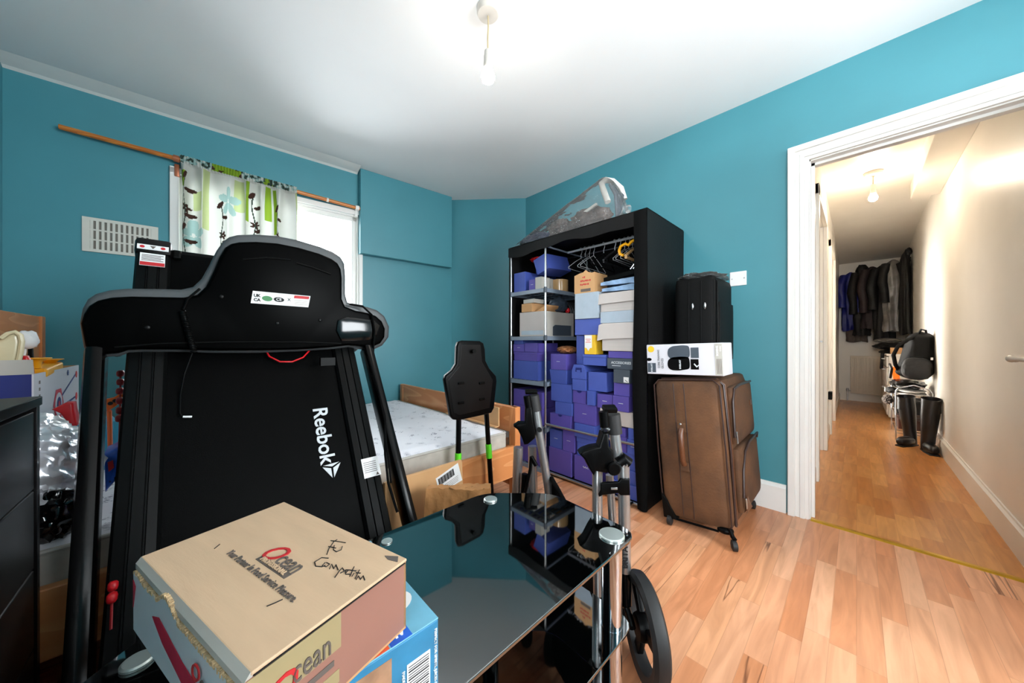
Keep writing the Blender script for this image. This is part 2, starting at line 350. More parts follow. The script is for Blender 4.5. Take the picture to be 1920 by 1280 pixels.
        for mm in (m if isinstance(m, list) else [m]): me.materials.append(mm)
        if smooth:
            for p in me.polygons: p.use_smooth = True
            try: me.set_sharp_from_angle(angle=math.radians(smooth if smooth is not True else 40))
            except Exception: pass
        o = bpy.data.objects.new(name, me); COL.objects.link(o)
        if parent is not None: o.parent = parent
        else: o.location = origin
        return o
def wm(o):
    T = Matrix.Translation(o.location) @ o.rotation_euler.to_matrix().to_4x4()
    return (wm(o.parent) @ T) if o.parent else T
def tag(o, label, cat, group=None):
    o['label'] = label; o['category'] = cat
    if group: o['group'] = group
    return o
def thing(name, label, cat, loc=(0, 0, 0), rotz=0, group=None, rot=None):
    o = bpy.data.objects.new(name, None); COL.objects.link(o); o.empty_display_size = 0.1
    o.location = loc; o.rotation_euler = rot or (0, 0, rotz); return tag(o, label, cat, group)
def struct(o): o['kind'] = 'structure'; return o
def copy_tree(o, parent=None):
    c = o.copy(); COL.objects.link(c)
    if parent: c.parent = parent
    for ch in list(o.children): copy_tree(ch, c)
    return c
def text(name, s, size, loc, xd, yd, m, parent=None, sx=1.0, shear=0.0, bold=0.0, label=None, depth=0.0006):
    cu = bpy.data.curves.new('t', 'FONT'); cu.body = s; cu.size = size; cu.align_x = 'CENTER'; cu.align_y = 'CENTER'; cu.shear = shear; cu.offset = bold; cu.extrude = depth
    cu.resolution_u = 3
    ob = bpy.data.objects.new('t', cu); COL.objects.link(ob)
    bpy.context.view_layer.update()
    me = bpy.data.meshes.new_from_object(ob.evaluated_get(bpy.context.evaluated_depsgraph_get()))
    bpy.data.objects.remove(ob); bpy.data.curves.remove(cu)
    x = Vector(xd).normalized(); y = Vector(yd).normalized(); z = x.cross(y); p = Vector(loc)+z*depth
    T = Matrix(((x.x*sx, y.x, z.x, p.x), (x.y*sx, y.y, z.y, p.y), (x.z*sx, y.z, z.z, p.z), (0, 0, 0, 1)))
    mb = MB(); mb.bm.from_mesh(me); bpy.data.meshes.remove(me); mb.bm.transform(T)
    return mb.build(name, m, parent)
def stroke(name, pts, r, m, parent):  # marker / printed line
    return MB().tube(pts, r, 5, flat=1.0).build(name, m, parent)

# ---------------- window wall frame ----------------
WL = Vector((-0.744, 3.167, 0)); WR = Vector((1.966, 2.976, 0)); WT = (WR-WL).normalized(); WN = Vector((WT.y, -WT.x, 0))
def W(s, z, d=0.0): return WL + WT*s + WN*d + UP*z
WROT = math.atan2(WT.y, WT.x)
WM = Matrix.Translation(WL) @ Matrix.Rotation(WROT, 4, 'Z')   # local x along the wall, local -y into the room
WLEN = (WR-WL).length

# ---------------- large light: portals at the seen window and two added unseen ones; bulbs live in their builders ----------------
portal(WM @ Vector((1.23, 0.02, 1.63)), (PI/2, 0, WROT+PI), 1.1, 0.95)
portal((1.3, -1.78, 1.55), (PI/2, 0, 0), 1.6, 1.35)
portal((-0.82, -0.75, 1.5), (PI/2, 0, -PI/2), 1.5, 1.3)

# ---------------- structure ----------------
mb = MB(); mb.prism([(-0.744, -1.7, 0), (2.5, -1.7, 0), (2.5, 2.4, 0), (1.966, 2.976, 0), (-0.744, 3.167, 0)], (0, 0, -0.05))
struct(mb.build('floor', M['floor'], origin=(0, 0, 0)))
struct(MB().box(2.5, 8.1, -0.6, 1.0, -0.05, 0.0).build('floor', M['floor2'], origin=(0, 0, 0)))
mb = MB(); mb.prism([(-0.80, -1.7, 2.5), (2.56, -1.7, 2.5), (2.56, 2.45, 2.5), (2.0, 3.05, 2.5), (-0.80, 3.25, 2.5)], (0, 0, 0.06))
struct(mb.build('ceiling', M['ceil']))
# window wall with opening
S0, S1, Z0, Z1 = 0.672, 1.79, 1.13, 2.105
mb = MB()
for a in ((0, S0, 0, 2.5), (S1, WLEN+0.05, 0, 2.5), (S0, S1, 0, Z0), (S0, S1, Z1, 2.5)): mb.box(a[0], a[1], 0, 0.16, a[2], a[3], WM)
struct(mb.build('wall_back', M['teal']))
struct(MB().box(S1-0.003, WLEN-0.035, -0.07, 0, 1.765, 2.4995, WM, 0.004).build('trim_1', M['teal']))
mb = MB(); mb.bm.free(); mb.bm = bmesh.new()
prof = [(0, 2.468), (-0.02, 2.478), (-0.07, 2.488), (-0.12, 2.4995), (0, 2.4995)]
mb.prism([WM @ Vector((0, a, b)) for a, b in prof], WT*1.78); struct(mb.build('trim_2', M['gloss_white']))
# chamfer wall
A1 = Vector((1.966, 2.976, 0)); B1 = Vector((2.5, 2.4, 0)); dn = (B1-A1).normalized(); nn = Vector((-dn.y, dn.x, 0))
mb = MB(); mb.prism([A1, B1, B1+nn*0.1, A1+nn*0.1], (0, 0, 2.5)); struct(mb.build('wall_corner', M['teal']))
# door wall
DY0, DY1, DZ = -0.52, 0.185, 2.02
mb = MB(); mb.box(2.5, 2.6, DY1, 2.42, 0, 2.5); mb.box(2.5, 2.6, DY0, DY1, DZ, 2.5); mb.box(2.5, 2.6, -1.7, DY0, 0, 2.5)
struct(mb.build('wall_right', M['teal']))
mb = MB()
for a in ((-0.05, 3.2, 0, 2.5), (-1.7, -1.45, 0, 2.5), (-1.45, -0.05, 0, 0.9), (-1.45, -0.05, 2.15, 2.5)): mb.box(-0.81, -0.744, a[0], a[1], a[2], a[3])
struct(mb.build('wall_left', M['teal']))
mb = MB()
for a in ((-0.8, 0.5, 0, 2.5), (2.1, 2.56, 0, 2.5), (0.5, 2.1, 0, 0.9), (0.5, 2.1, 2.2, 2.5)): mb.box(a[0], a[1], -1.8, -1.7, a[2], a[3])
struct(mb.build('wall_front', M['teal']))
w3 = struct(MB().box(0.5, 2.1, -1.76, -1.71, 0.9, 0.96).box(0.5, 2.1, -1.76, -1.71, 2.14, 2.2).box(0.5, 0.56, -1.76, -1.71, 0.96, 2.14).box(2.04, 2.1, -1.76, -1.71, 0.96, 2.14).build('fill_window_front', M['gloss_white']))  # added window, never in view, brings fill daylight onto ceiling and window wall
MB().box(0.56, 2.04, -1.738, -1.732, 0.96, 2.14).build('pane', M['glass'], w3)
w2 = struct(MB().box(-0.80, -0.75, -1.45, -0.05, 0.9, 0.96).box(-0.80, -0.75, -1.45, -0.05, 2.09, 2.15).box(-0.80, -0.75, -1.45, -1.39, 0.96, 2.09).box(-0.80, -0.75, -0.11, -0.05, 0.96, 2.09).box(-0.80, -0.75, -0.78, -0.72, 0.96, 2.09).build('fill_window_left', M['gloss_white']))  # second added window out of view, put in to light the door wall
MB().box(-0.778, -0.772, -1.39, -0.11, 0.96, 2.09).build('pane', M['glass'], w2)
# baseboards
def skirt(name, p0, p1, n, h=0.16, t=0.02, m='gloss_white'):
    p0 = Vector(p0); p1 = Vector(p1); n = Vector(n)
    pr = [(0, 0), (t, 0), (t, h-0.02), (t*0.5, h-0.008), (t*0.4, h), (0, h)]
    mb = MB(); mb.prism([p0+n*a+UP*b for a, b in pr], p1-p0); return struct(mb.build(name, M[m]))
skirt('baseboard_right', (2.5, 0.285, 0), (2.5, 2.4, 0), (-1, 0, 0))
skirt('baseboard_corner', B1, A1, -nn)
skirt('baseboard_back', W(0, 0), W(WLEN, 0), WN)
skirt('baseboard_left', (-0.744, -1.6, 0), (-0.744, 3.15, 0), (1, 0, 0))
# door frame: stepped architrave + jamb lining
def archi(mb, prof, inner, outer_w):
    # prof: list of (d from inner edge, protrusion)
    pass
mb = MB()
steps = [(0.0, 0.020, 0.018), (0.018, 0.040, 0.026), (0.038, 0.062, 0.020), (0.060, 0.092, 0.034)]
for a, b, pz in steps:
    mb.box(2.5-pz, 2.5, DY1+a, DY1+b, 0, DZ+a+0.001, bev=0.003)
    mb.box(2.5-pz, 2.5, DY0-b, DY1+b, DZ+a, DZ+b, bev=0.003)
    mb.box(2.5-pz, 2.5, DY0-b, DY0-a, 0, DZ+a+0.001, bev=0.003)
mb.box(2.499, 2.615, DY1-0.006, DY1+0.03, 0, DZ); mb.box(2.499, 2.615, DY0-0.03, DY0+0.006, 0, DZ); mb.box(2.499, 2.615, DY0, DY1, DZ-0.006, DZ+0.03)
mb.box(2.54, 2.58, DY1-0.02, DY1, 0, DZ); mb.box(2.54, 2.58, DY0, DY1, DZ-0.02, DZ)
d1 = struct(mb.build('trim_3', M['gloss_white']))
struct(MB().prism([(2.478, DY0, 0), (2.488, DY0, 0.006), (2.508, DY0, 0.006), (2.518, DY0, 0)], (0, DY1-DY0-0.006, 0)).build('trim_4', M['brass']))
# open room door (its face lies just outside the frame, the lever reaches in)
dr = struct(MB().box(1.77, 2.485, -0.556, -0.521, 0.008, 2.01, bev=0.002).build('door_1', M['gloss_white']))
hd = MB(); hd.lathe([(0.026, 0), (0.026, 0.006), (0.012, 0.012), (0.010, 0.06), (0.012, 0.075)], 20, Matrix.Translation((2.24, -0.521, 0.93)) @ Matrix.Rotation(-PI/2, 4, 'X'))
hd.tube([(2.235, -0.450, 0.93), (2.27, -0.444, 0.932), (2.33, -0.438, 0.93), (2.355, -0.437, 0.93), (2.37, -0.437, 0.93), (2.40, -0.436, 0.93), (2.408, -0.436, 0.93)], [0.011, 0.010, 0.009, 0.013, 0.009, 0.015, 0.010], 16)
hd.build('door_handle', M['steel'], dr, smooth=True)

# hallway shell
RW = -0.53; LWY = 0.215
struct(MB().box(2.6, 8.1, RW-0.1, RW, 0, 2.5).build('wall_hall_right', M['cream']))
mb = MB()
D2 = (3.28, 4.17); D3 = (5.0, 5.8)
for a in ((2.6, D2[0], 0, 2.5), (D2[1], D3[0], 0, 2.5), (D3[1], 8.1, 0, 2.5), (D2[0], D2[1], 2.05, 2.5), (D3[0], D3[1], 2.02, 2.5)): mb.box(a[0], a[1], LWY, LWY+0.1, a[2], a[3])
struct(mb.build('wall_hall_left', M['cream']))
struct(MB().box(8.1, 8.2, -0.63, 0.4, 0, 2.5).build('wall_hall_end', M['cream']))
struct(MB().box(8.03, 8.1, RW, LWY, 0, 0.965).box(8.01, 8.1, RW, LWY, 0.965, 0.99).build('trim_5', M['cream']))
mb = MB(); mb.prism([(2.6, -0.63, 2.5), (6.05, -0.63, 2.5), (8.2, -0.63, 2.33), (8.2, -0.63, 2.56), (2.6, -0.63, 2.56)], (0, 1.0, 0)); struct(mb.build('ceiling', M['cream']))
struct(MB().box(2.6, 4.95, RW, -0.355, 2.36, 2.4995, bev=0.004).build('trim_6', M['cream']))
skirt('baseboard_hall_right', (2.6, RW, 0), (8.03, RW, 0), (0, 1, 0), 0.15, 0.018, 'cream')
skirt('baseboard_hall_left', (2.62, LWY, 0), (D2[0]-0.08, LWY, 0), (0, -1, 0), 0.12, 0.015, 'cream')
skirt('baseboard_hall_left', (D2[1]+0.08, LWY, 0), (D3[0]-0.07, LWY, 0), (0, -1, 0), 0.12, 0.015, 'cream')
skirt('baseboard_hall_left', (D3[1]+0.07, LWY, 0), (8.03, LWY, 0), (0, -1, 0), 0.12, 0.015, 'cream')
for k, (D, h) in enumerate(((D2, 2.05), (D3, 2.02))):
    d = struct(MB().box(D[0], D[1], LWY+0.045, LWY+0.08, 0.005, 0.25).box(D[0], D[1], LWY+0.045, LWY+0.08, h-0.12, h).box(D[0], D[0]+0.1, LWY+0.045, LWY+0.08, 0.25, h-0.12).box(D[1]-0.1, D[1], LWY+0.045, LWY+0.08, 0.25, h-0.12).build('door_%d' % (k+2), M['cream']))
    MB().box(D[0]+0.1, D[1]-0.1, LWY+0.058, LWY+0.064, 0.25, h-0.12).build('pane', M['fill_pane'] if k else M['fill_pane_dim'], d)  # glazing added to the unseen door leaves so daylight brightens the hall
    mb = MB()
    for a, b in ((D[0]-0.08, D[0]), (D[1], D[1]+0.08)): mb.box(a, b, LWY-0.03, LWY, 0, h+0.08, bev=0.006)
    mb.box(D[0]-0.08, D[1]+0.08, LWY-0.03, LWY, h, h+0.08, bev=0.006)
    mb.build('door_frame', M['cream'], d)
    mb = MB(); hx = D[1]-0.06; mb.lathe([(0.02, 0), (0.02, 0.006), (0.008, 0.01), (0.008, 0.045)], 14, Matrix.Translation((hx, LWY+0.045, 1.0)) @ Matrix.Rotation(PI/2, 4, 'X')); mb.tube([(hx, LWY+0.003, 1.0), (hx-0.09, LWY+0.005, 1.0)], 0.008, 10); mb.build('door_handle', M['steel'], d, smooth=True)

# neighbour building beyond the window
nb = thing('neighbouring_house', 'pale neighbouring house seen through the bright window glass', 'building', (7.0, 10.5, 0))
MB().box(-1.6, 6, 0, 3, -3, 4.2).build('wall', M['concrete'], nb, world=False)
MB().prism([(-1.8, -0.2, 4.2), (-1.8, 3.2, 4.2), (-1.8, 1.5, 5.0)], (8, 0, 0)).build('roof', M['concrete'], nb, world=False)
MB().box(-1.8, 5.8, -0.26, -0.14, 4.08, 4.2).build('gutter', M['slate'], nb, world=False)

# window 1
wf = MB()
fw = 0.05
for a in ((S0-0.045, S0, Z0-0.045, Z1+0.045), (S1, S1+0.03, Z0-0.045, Z1+0.045), (S0-0.045, S1+0.03, Z1, Z1+0.04), (S0-0.045, S1+0.03, Z0-0.045, Z0)):
    wf.box(a[0], a[1], -0.022, 0.0, a[2], a[3], WM, 0.004)
for a in ((S0, S0+fw, Z0, Z1), (S1-fw, S1, Z0, Z1), (S0, S1, Z1-fw, Z1), (S0, S1, Z0, Z0+fw), (1.215, 1.255, Z0, Z1)):
    wf.box(a[0], a[1], 0.03, 0.08, a[2], a[3], WM, 0.006)
for a in ((S0, S0+0.012, Z0, Z1), (S1-0.012, S1, Z0, Z1), (S0, S1, Z1-0.012, Z1), (S0, S1, Z0, Z0+0.012)):
    wf.box(a[0], a[1], 0.0, 0.155, a[2], a[3], WM)
w1 = struct(wf.build('window_1', M['gloss_white']))
MB().box(S0+fw, S1-fw, 0.052, 0.058, Z0+fw, Z1-fw, WM).build('pane', M['glass'], w1)
MB().box(S0-0.06, S1+0.02, -0.07, 0.03, Z0-0.065, Z0-0.04, WM, 0.006).build('window_sill', M['gloss_white'], w1)

# curtain rod
rod = thing('curtain_rod', 'long bare wooden curtain rod running along the teal window wall', 'curtain rod', W(0.2, 2.19, 0.05))
P0 = W(0.197, 2.207, 0.05); P1 = W(1.90, 2.150, 0.05)
def rodp(s, dz=0.0, d=0.05): k = (s-0.197)/(1.90-0.197); return W(s, 2.207+(2.150-2.207)*k+dz, d)
MB().tube([P0, P1], 0.014, 16).build('pole', M['rodwood'], rod, smooth=True)
for s in (0.662, 1.765):
    MB().tube([rodp(s-0.014), rodp(s+0.014)], 0.021, 16).box(s-0.012, s+0.012, -0.03, 0.0, 2.085, 2.165, WM, 0.004).build('bracket', M['copper'] if s < 1 else M['gloss_white'], rod, smooth=True)
MB().tube([rodp(1.53), rodp(1.545)], 0.0175, 16).build('ring', M['pendant'], rod, smooth=True)

# curtain with printed flowers
import itertools
def curt_color(u, v):  # u 0..1.0 (fabric width in units), v 0 top .. 1 bottom (about 1 m)
    def ell(cx, cy, a, b, ang=0):
        c, s = math.cos(ang), math.sin(ang); x, y = u-cx, v-cy
        return ((x*c+y*s)/a)**2+((-x*s+y*c)/b)**2 < 1
    if v < 0.045:
        k = noise.noise(Vector((u*26, v*40, 3)))
        if 0.24 < u < 0.48: return 1 if k > -0.25 else 2
        if 0.68 < u < 0.76: return 1 if k > 0 else 5
        return 5 if k > 0.12 else (3 if k > -0.15 else 0)
    for cx, off, col in ((0.045, 0.0, 2), (0.30, 0.14, 2), (0.585, 0.02, 2), (0.80, 0.08, 2)):
        for i in range(6):
            cy = 0.12+off+i*0.085
            if i == 2 and col == 2: continue
            sgn = 1 if i % 2 else -1
            if cx+0.02*sgn and ell(cx+0.020*sgn+0.012, cy, 0.032, 0.014, 0.5*sgn-0.5): return col
        if abs(u-cx-0.008*math.sin(v*22)) < 0.0035 and 0.10+off < v < 0.62+off: return 5
        for a in range(5):
            if ell(cx+0.01+0.017*math.cos(a*1.256), 0.33+off+0.017*math.sin(a*1.256), 0.014, 0.008, a*1.256): return col
    for cx, cy, r in ((0.375, 0.23, 0.055), (0.09, 0.50, 0.055), (0.93, 0.5, 0.055)):
        for a in range(5):
            g = -PI/2+a*1.256
            if ell(cx+r*0.95*math.cos(g), cy+r*1.1*math.sin(g), r*0.82, r*0.5, g): return 3
    for x0, x1, y0, y1 in ((0.0, 0.045, 0.09, 0.2), (0.52, 0.56, 0.05, 0.34), (0.70, 0.745, 0.05, 0.30), (0.76, 0.79, 0.06, 0.4)):
        if x0 < u < x1 and y0 < v < y1: return 1
    for x0, x1, y0, y1 in ((0.09, 0.15, 0.2, 0.33), (0.17, 0.23, 0.05, 0.45), (0.43, 0.50, 0.06, 0.28), (0.98, 1.0, 0, 1)):
        if x0 < u < x1 and y0 < v < y1: return 4
    return 0
mb = MB(); NU, NV = 260, 170
CS0, CS1 = 0.68, 1.322
def cpt(i, j):
    u = i/NU; v = j/NV; s = CS0+(CS1-CS0)*u
    amp = 0.006+0.02*min(1, v*6)
    ph = u*2*PI*6.3+0.9*math.sin(u*11)+0.5*math.sin(v*3)
    d = 0.055+amp*math.sin(ph)+0.008*math.sin(u*47+v*2)
    if v < 0.05: d = 0.05+0.022+0.004*math.sin(u*260)
    s += 0.012*math.cos(ph)*min(1, v*5)
    z = rodp(s)[2]+0.026-v*1.0
    return W(s, z, d)
mb.keep = True
V = [[mb.bm.verts.new(cpt(i, j)) for j in range(NV+1)] for i in range(NU+1)]
for i in range(NU):
    for j in range(NV):
        f = mb.bm.faces.new((V[i][j], V[i][j+1], V[i+1][j+1], V[i+1][j])); f.material_index = curt_color(i/NU, j/NV)
# back layer of the rod pocket
Vb = [[mb.bm.verts.new(W(CS0+(CS1-CS0)*i/NU, rodp(CS0+(CS1-CS0)*i/NU)[2]+0.026-0.006*j*0.9, 0.05-0.02)) for j in range(9)] for i in range(NU+1)]
for i in range(NU):
    mb.bm.faces.new((V[i][0], V[i+1][0], Vb[i+1][0], Vb[i][0]))
    for j in range(8): mb.bm.faces.new((Vb[i][j], Vb[i+1][j], Vb[i+1][j+1], Vb[i][j+1]))
tag(mb.build('curtain', CURT, smooth=80), 'short white curtain printed with green and brown flowers hanging at the window', 'curtain')

# air vent
vt = thing('air_vent', 'ivory rectangular air vent grille with slots on the teal wall', 'vent', W(0.42, 1.53, 0))
VT = WM
mb = MB(); s0, s1, z0, z1 = 0.268, 0.575, 1.532, 1.735
cols = 13; cw = (s1-s0-0.03)/cols
for (za, zb) in ((z0, z0+0.018), (z1-0.018, z1), (z0+0.068, z0+0.077), (z0+0.127, z0+0.136)): mb.box(s0, s1, -0.010, 0, za, zb, VT)
for k in range(cols+1):
    x = s0+0.015+cw*k; mb.box(x-(0.0055 if 0 < k < cols else 0.015), x+(0.0055 if 0 < k < cols else 0.015), -0.0101, 0, z0, z1, VT)
mb.build('grille', M['vent'], vt); MB().box(s0+0.01, s1-0.01, -0.004, 0, z0+0.01, z1-0.01, VT).build('mesh', M['ventdark'], vt)

# ceiling pendants
def pendant(x, y, zc, zb, rr, mbulb, label, names=True):
    p = thing('pendant_light', label, 'light', (x, y, zc))
    MB().lathe([(rr, 0), (rr, -0.022), (rr*0.9, -0.03), (rr*0.35, -0.034)], 32).build('ceiling_rose', M['pendant'], p, world=False, smooth=True)
    MB().tube([(0, 0, -0.03), (0.002, 0, -0.08), (-0.001, 0.001, -0.14), (0, 0, zb-zc+0.115)], 0.0035, 8).build('flex', M['flex'], p, world=False, smooth=True)
    MB().lathe([(0.008, 0.118), (0.016, 0.112), (0.018, 0.09), (0.019, 0.088), (0.019, 0.062), (0.020, 0.060), (0.020, 0.034), (0.015, 0.03)], 24, Matrix.Translation((0, 0, zb-zc))).build('lamp_holder', M['pendant'], p, world=False, smooth=True)
    prof = [(0.013, 0.045), (0.014, 0.034), (0.022, 0.022), (0.029, 0.006), (0.030, -0.006), (0.026, -0.02), (0.014, -0.03), (0.003, -0.032)]
    MB().lathe(prof, 24, Matrix.Translation((0, 0, zb-zc))).build('bulb', mbulb, p, world=False, smooth=True)
pendant(0.953, 1.15, 2.4995, 2.195, 0.05, M['bulb'], 'bare lit bulb hanging from the white bedroom ceiling')
pendant(4.34, -0.10, 2.4995, 2.275, 0.06, M['bulb2'], 'bare lit bulb hanging from the hallway ceiling')
# wall plate
wp = thing('wall_plate', 'white blank socket plate on the teal wall above the black suitcase', 'socket', (2.5, 0.523, 1.37))
MB().box(2.492, 2.4995, 0.478, 0.568, 1.355, 1.445, bev=0.003).build('plate', M['whitelabel'], wp)
for yy in (0.490, 0.556): MB().lathe([(0.004, 0), (0.003, 0.002)], 10, Matrix.Translation((2.492, yy, 1.40)) @ Matrix.Rotation(-PI/2, 4, 'Y')).build('screw', M['steel'], wp)

# ---------------- bed ----------------
bed = thing('double_bed', 'orange pine double bed frame along the window wall', 'bed', (0.4, 2.2, 0))
BY0, BY1, BX0, BX1 = 1.42, 2.965, -0.63, 1.42
MB().box(BX0+0.04, BX1-0.03, BY0, BY0+0.028, 0.19, 0.374, bev=0.004).build('side_rail', M['pine'], bed)
MB().box(BX0+0.04, BX1-0.03, BY1-0.028, BY1, 0.19, 0.374, bev=0.004).build('side_rail', M['pine'], bed)
MB().box(BX1-0.028, BX1, BY0, BY1, 0.445, 0.603, bev=0.005).build('footboard', M['pine_y'], bed)
MB().box(BX1-0.026, BX1-0.004, BY0+0.06, BY1-0.06, 0.12, 0.36, bev=0.004).build('foot_panel', M['pine_y'], bed)
for y in (BY0, BY1-0.055): MB().box(BX1-0.032, BX1+0.012, y-0.001, y+0.055, 0, 0.60 if y > 2 else 0.603, bev=0.004).build('post', M['pine_v'], bed)
MB().box(BX0, BX0+0.03, BY0, 3.075, 0.86, 1.135, bev=0.005).build('headboard', M['pine_y'], bed)
for y in (BY0, 3.02): MB().box(BX0-0.005, BX0+0.04, y, y+0.056, 0, 1.135, bev=0.004).build('post', M['pine_v'], bed)
MB().box(BX0+0.005, BX0+0.025, BY0+0.05, 3.03, 0.3, 0.8, bev=0.004).build('head_panel', M['pine_y'], bed)
MB().box(BX0+0.04, BX1-0.03, BY0+0.03, BY1-0.03, 0.26, 0.30).build('slat_base', M['pine'], bed)
mt = thing('mattress', 'white quilted mattress with small grey flower print lying on the pine bed', 'mattress', (0.4, 2.2, 0.30))
mb = MB()
mx0, mx1, my0, my1 = BX0+0.05, BX1-0.07, BY0+0.035, BY1-0.04
def mtop(u, v):
    x = mx0+(mx1-mx0)*u; y = my0+(my1-my0)*v; e = min(u*(mx1-mx0), (1-u)*(mx1-mx0), v*(my1-my0), (1-v)*(my1-my0))
    q = abs(math.sin(x*9+y*7))*abs(math.sin(x*7-y*9))
    z = 0.455+0.012*min(1, e/0.05)+0.010*(q**0.5)*min(1, e/0.05)
    return (x, y, z)
mb.grid(mtop, 110, 90); mb.build('quilted_top', M['mattress'], mt, smooth=True)
MB().box(mx0, mx1, my0, my1, 0.302, 0.456, bev=0.012).build('mattress_core', M['ticking'], mt)
MB().tube([(mx0+.01, my0, .455), (mx1-.02, my0, .455), (mx1, my0+.02, .455), (mx1, my1, .455)], 0.007, 8).tube([(mx0+.01, my0, .315), (mx1-.02, my0, .315), (mx1, my0+.02, .315), (mx1, my1, .315)], 0.006, 8).build('piping', M['boxgrey'], mt, smooth=True)
tag(MB().box(1.325, 1.334, 1.50, 2.05, 0.485, 0.60, bev=0.002).box(1.30, 1.3249, 1.50, 2.05, 0.482, 0.488).build('cardboard_sheet', M['card']), 'folded brown cardboard strip standing on the mattress against the footboard', 'cardboard')

# ---------------- treadmill ----------------
tm = thing('treadmill', 'black folded treadmill standing upright in front of the bed', 'treadmill', (0.19, 1.15, 0))
Lt = Vector((-0.203, 1.506, 0.975)); Lb = Vector((-0.165, 0.99, 0.05)); Rt = Vector((0.544, 1.500, 0.975)); Rb = Vector((0.584, 0.985, 0.05))
for a, b in ((Lt, Lb), (Rt, Rb)):
    MB().bar(b, a, 0.038, 0.080, (0, -1, 0.5), 0.014).build('upright', M['tube'], tm, smooth=True)
MB().bar((-0.165, 0.90, 0.045), (-0.165, 1.215, 0.045), 0.06, 0.06, bev=0.012).build('base_rail', M['tube'], tm, smooth=True)
MB().bar((0.584, 0.90, 0.045), (0.584, 1.215, 0.045), 0.06, 0.06, bev=0.012).build('base_rail', M['tube'], tm, smooth=True)
MB().bar((-0.165, 0.93, 0.045), (0.584, 0.93, 0.045), 0.05, 0.05, bev=0.01).build('cross_bar', M['tube'], tm, smooth=True)
# deck: local frame leaning back
LEAN = math.radians(31.5)
DK = Matrix.Translation((-0.148, 1.045, 0.22)) @ Matrix.Rotation(-LEAN, 4, 'X')   # local x across, local z up the deck, local -y towards the room
DW, DL = 0.648, 1.335
deck = MB().box(0.03, DW-0.03, 0.03, 0.075, 0, DL-0.02, DK, 0.004).build('deck', M['blackedge'], tm)
MB().box(0.085, DW-0.085, 0.022, 0.03, 0.01, DL-0.012, DK).build('running_belt', M['belt'], tm)
MB().tube([DK @ Vector((0.05, 0.045, DL-0.02)), DK @ Vector((DW-0.05, 0.045, DL-0.02))], 0.024, 16).build('roller', M['rail'], tm, smooth=True)
for x0 in (0.0, DW-0.085):
    prof = [(0, 0.07), (0, 0.012), (0.006, 0.004), (0.026, 0.0), (0.028, 0.005), (0.031, 0.005), (0.033, -0.001), (0.053, -0.001), (0.055, 0.005), (0.058, 0.005), (0.060, 0.0), (0.078, 0.003), (0.085, 0.014), (0.085, 0.07)]
    if x0 > 0: prof = [(0.085-a, b) for a, b in prof][::-1]
    r = MB().prism([DK @ Vector((x0+a, b, -0.02)) for a, b in prof], (DK.to_3x3() @ Vector((0, 0, DL-0.035)))).build('side_rail', M['rail'], tm)
    MB().box(x0-0.003, x0+0.088, -0.006, 0.085, DL-0.06, DL+0.01, DK, 0.012).build('rail_end_cap', M['blackedge'], tm, smooth=True)
MB().box(0.088, 0.112, 0.01, 0.06, DL-0.055, DL-0.015, DK, 0.006).build('tension_block', M['rail'], tm)
# warning labels on the left cap
MB().box(0.004, 0.080, -0.0075, -0.0062, DL-0.048, DL-0.026, DK).build('caution_sticker', M['whitelabel'], tm)
for k in (0.016, 0.066): MB().lathe([(0.006, 0), (0.006, 0.0006)], 14, DK @ Matrix.Translation((k, -0.0076, DL-0.037)) @ Matrix.Rotation(PI/2, 4, 'X')).build('caution_symbol', M['redprint'], tm)
MB().prism([DK @ Vector(p) for p in ((0.034, -0.0076, DL-0.031), (0.049, -0.0076, DL-0.031), (0.0415, -0.0076, DL-0.044))], DK.to_3x3() @ Vector((0, -0.0005, 0))).build('caution_triangle', M['greyprint'], tm)
sl = MB().box(0.012, 0.072, -0.004, -0.0025, DL-0.118, DL-0.062, DK).build('warning_label', M['whitelabel'], tm)
MB().box(0.013, 0.071, -0.0048, -0.004, DL-0.117, DL-0.102, DK).build('red_band', M['redprint'], sl)
for k in range(5): MB().box(0.016, 0.068-0.006*(k % 2), -0.0046, -0.004, DL-0.072-k*0.006, DL-0.0695-k*0.006, DK).build('print_line', M['greyprint'], sl)
dx = DK.to_3x3() @ Vector((1, 0, 0)); dz = DK.to_3x3() @ Vector((0, 0, 1))
def dk(x, z, y=0.0215): return DK @ Vector((x, y, z))
text('logo_lettering', 'Reebok', 0.068, dk(0.484, 0.532), -dz, dx, M['logo'], tm, sx=1.0, bold=0.0012)
# delta emblem made of three blades
def emb(pts, nm): MB().prism([dk(*p) for p in pts], DK.to_3x3() @ Vector((0, -0.001, 0))).build(nm, M['logo'], tm)
c = (0.494, 0.398)
def E(a, b): return (c[0]+a*0.68, c[1]+b*0.55)
emb([E(-0.036, 0.042), E(0.040, 0.046), E(0.004, 0.026)], 'emblem_blade'); emb([E(0.046, 0.040), E(0.006, -0.044), E(0.008, 0.016)], 'emblem_blade'); emb([E(-0.040, 0.034), E(-0.002, -0.044), E(-0.002, 0.016)], 'emblem_blade')
lb = MB().box(DW-0.062, DW-0.002, -0.003, -0.0018, 0.337, 0.407, DK).build('rating_label', M['whitelabel'], tm)
for k in range(6): MB().box(DW-0.057, DW-0.012, -0.0036, -0.003, 0.355+k*0.007, 0.357+k*0.007, DK).build('print_line', M['greyprint'], lb)
MB().prism([DK @ Vector(p) for p in ((DW-0.02, -0.0036, 0.340), (DW-0.008, -0.0036, 0.340), (DW-0.014, -0.0036, 0.351))], DK.to_3x3() @ Vector((0, 0.0006, 0))).build('printed_triangle', M['greyprint'], lb)
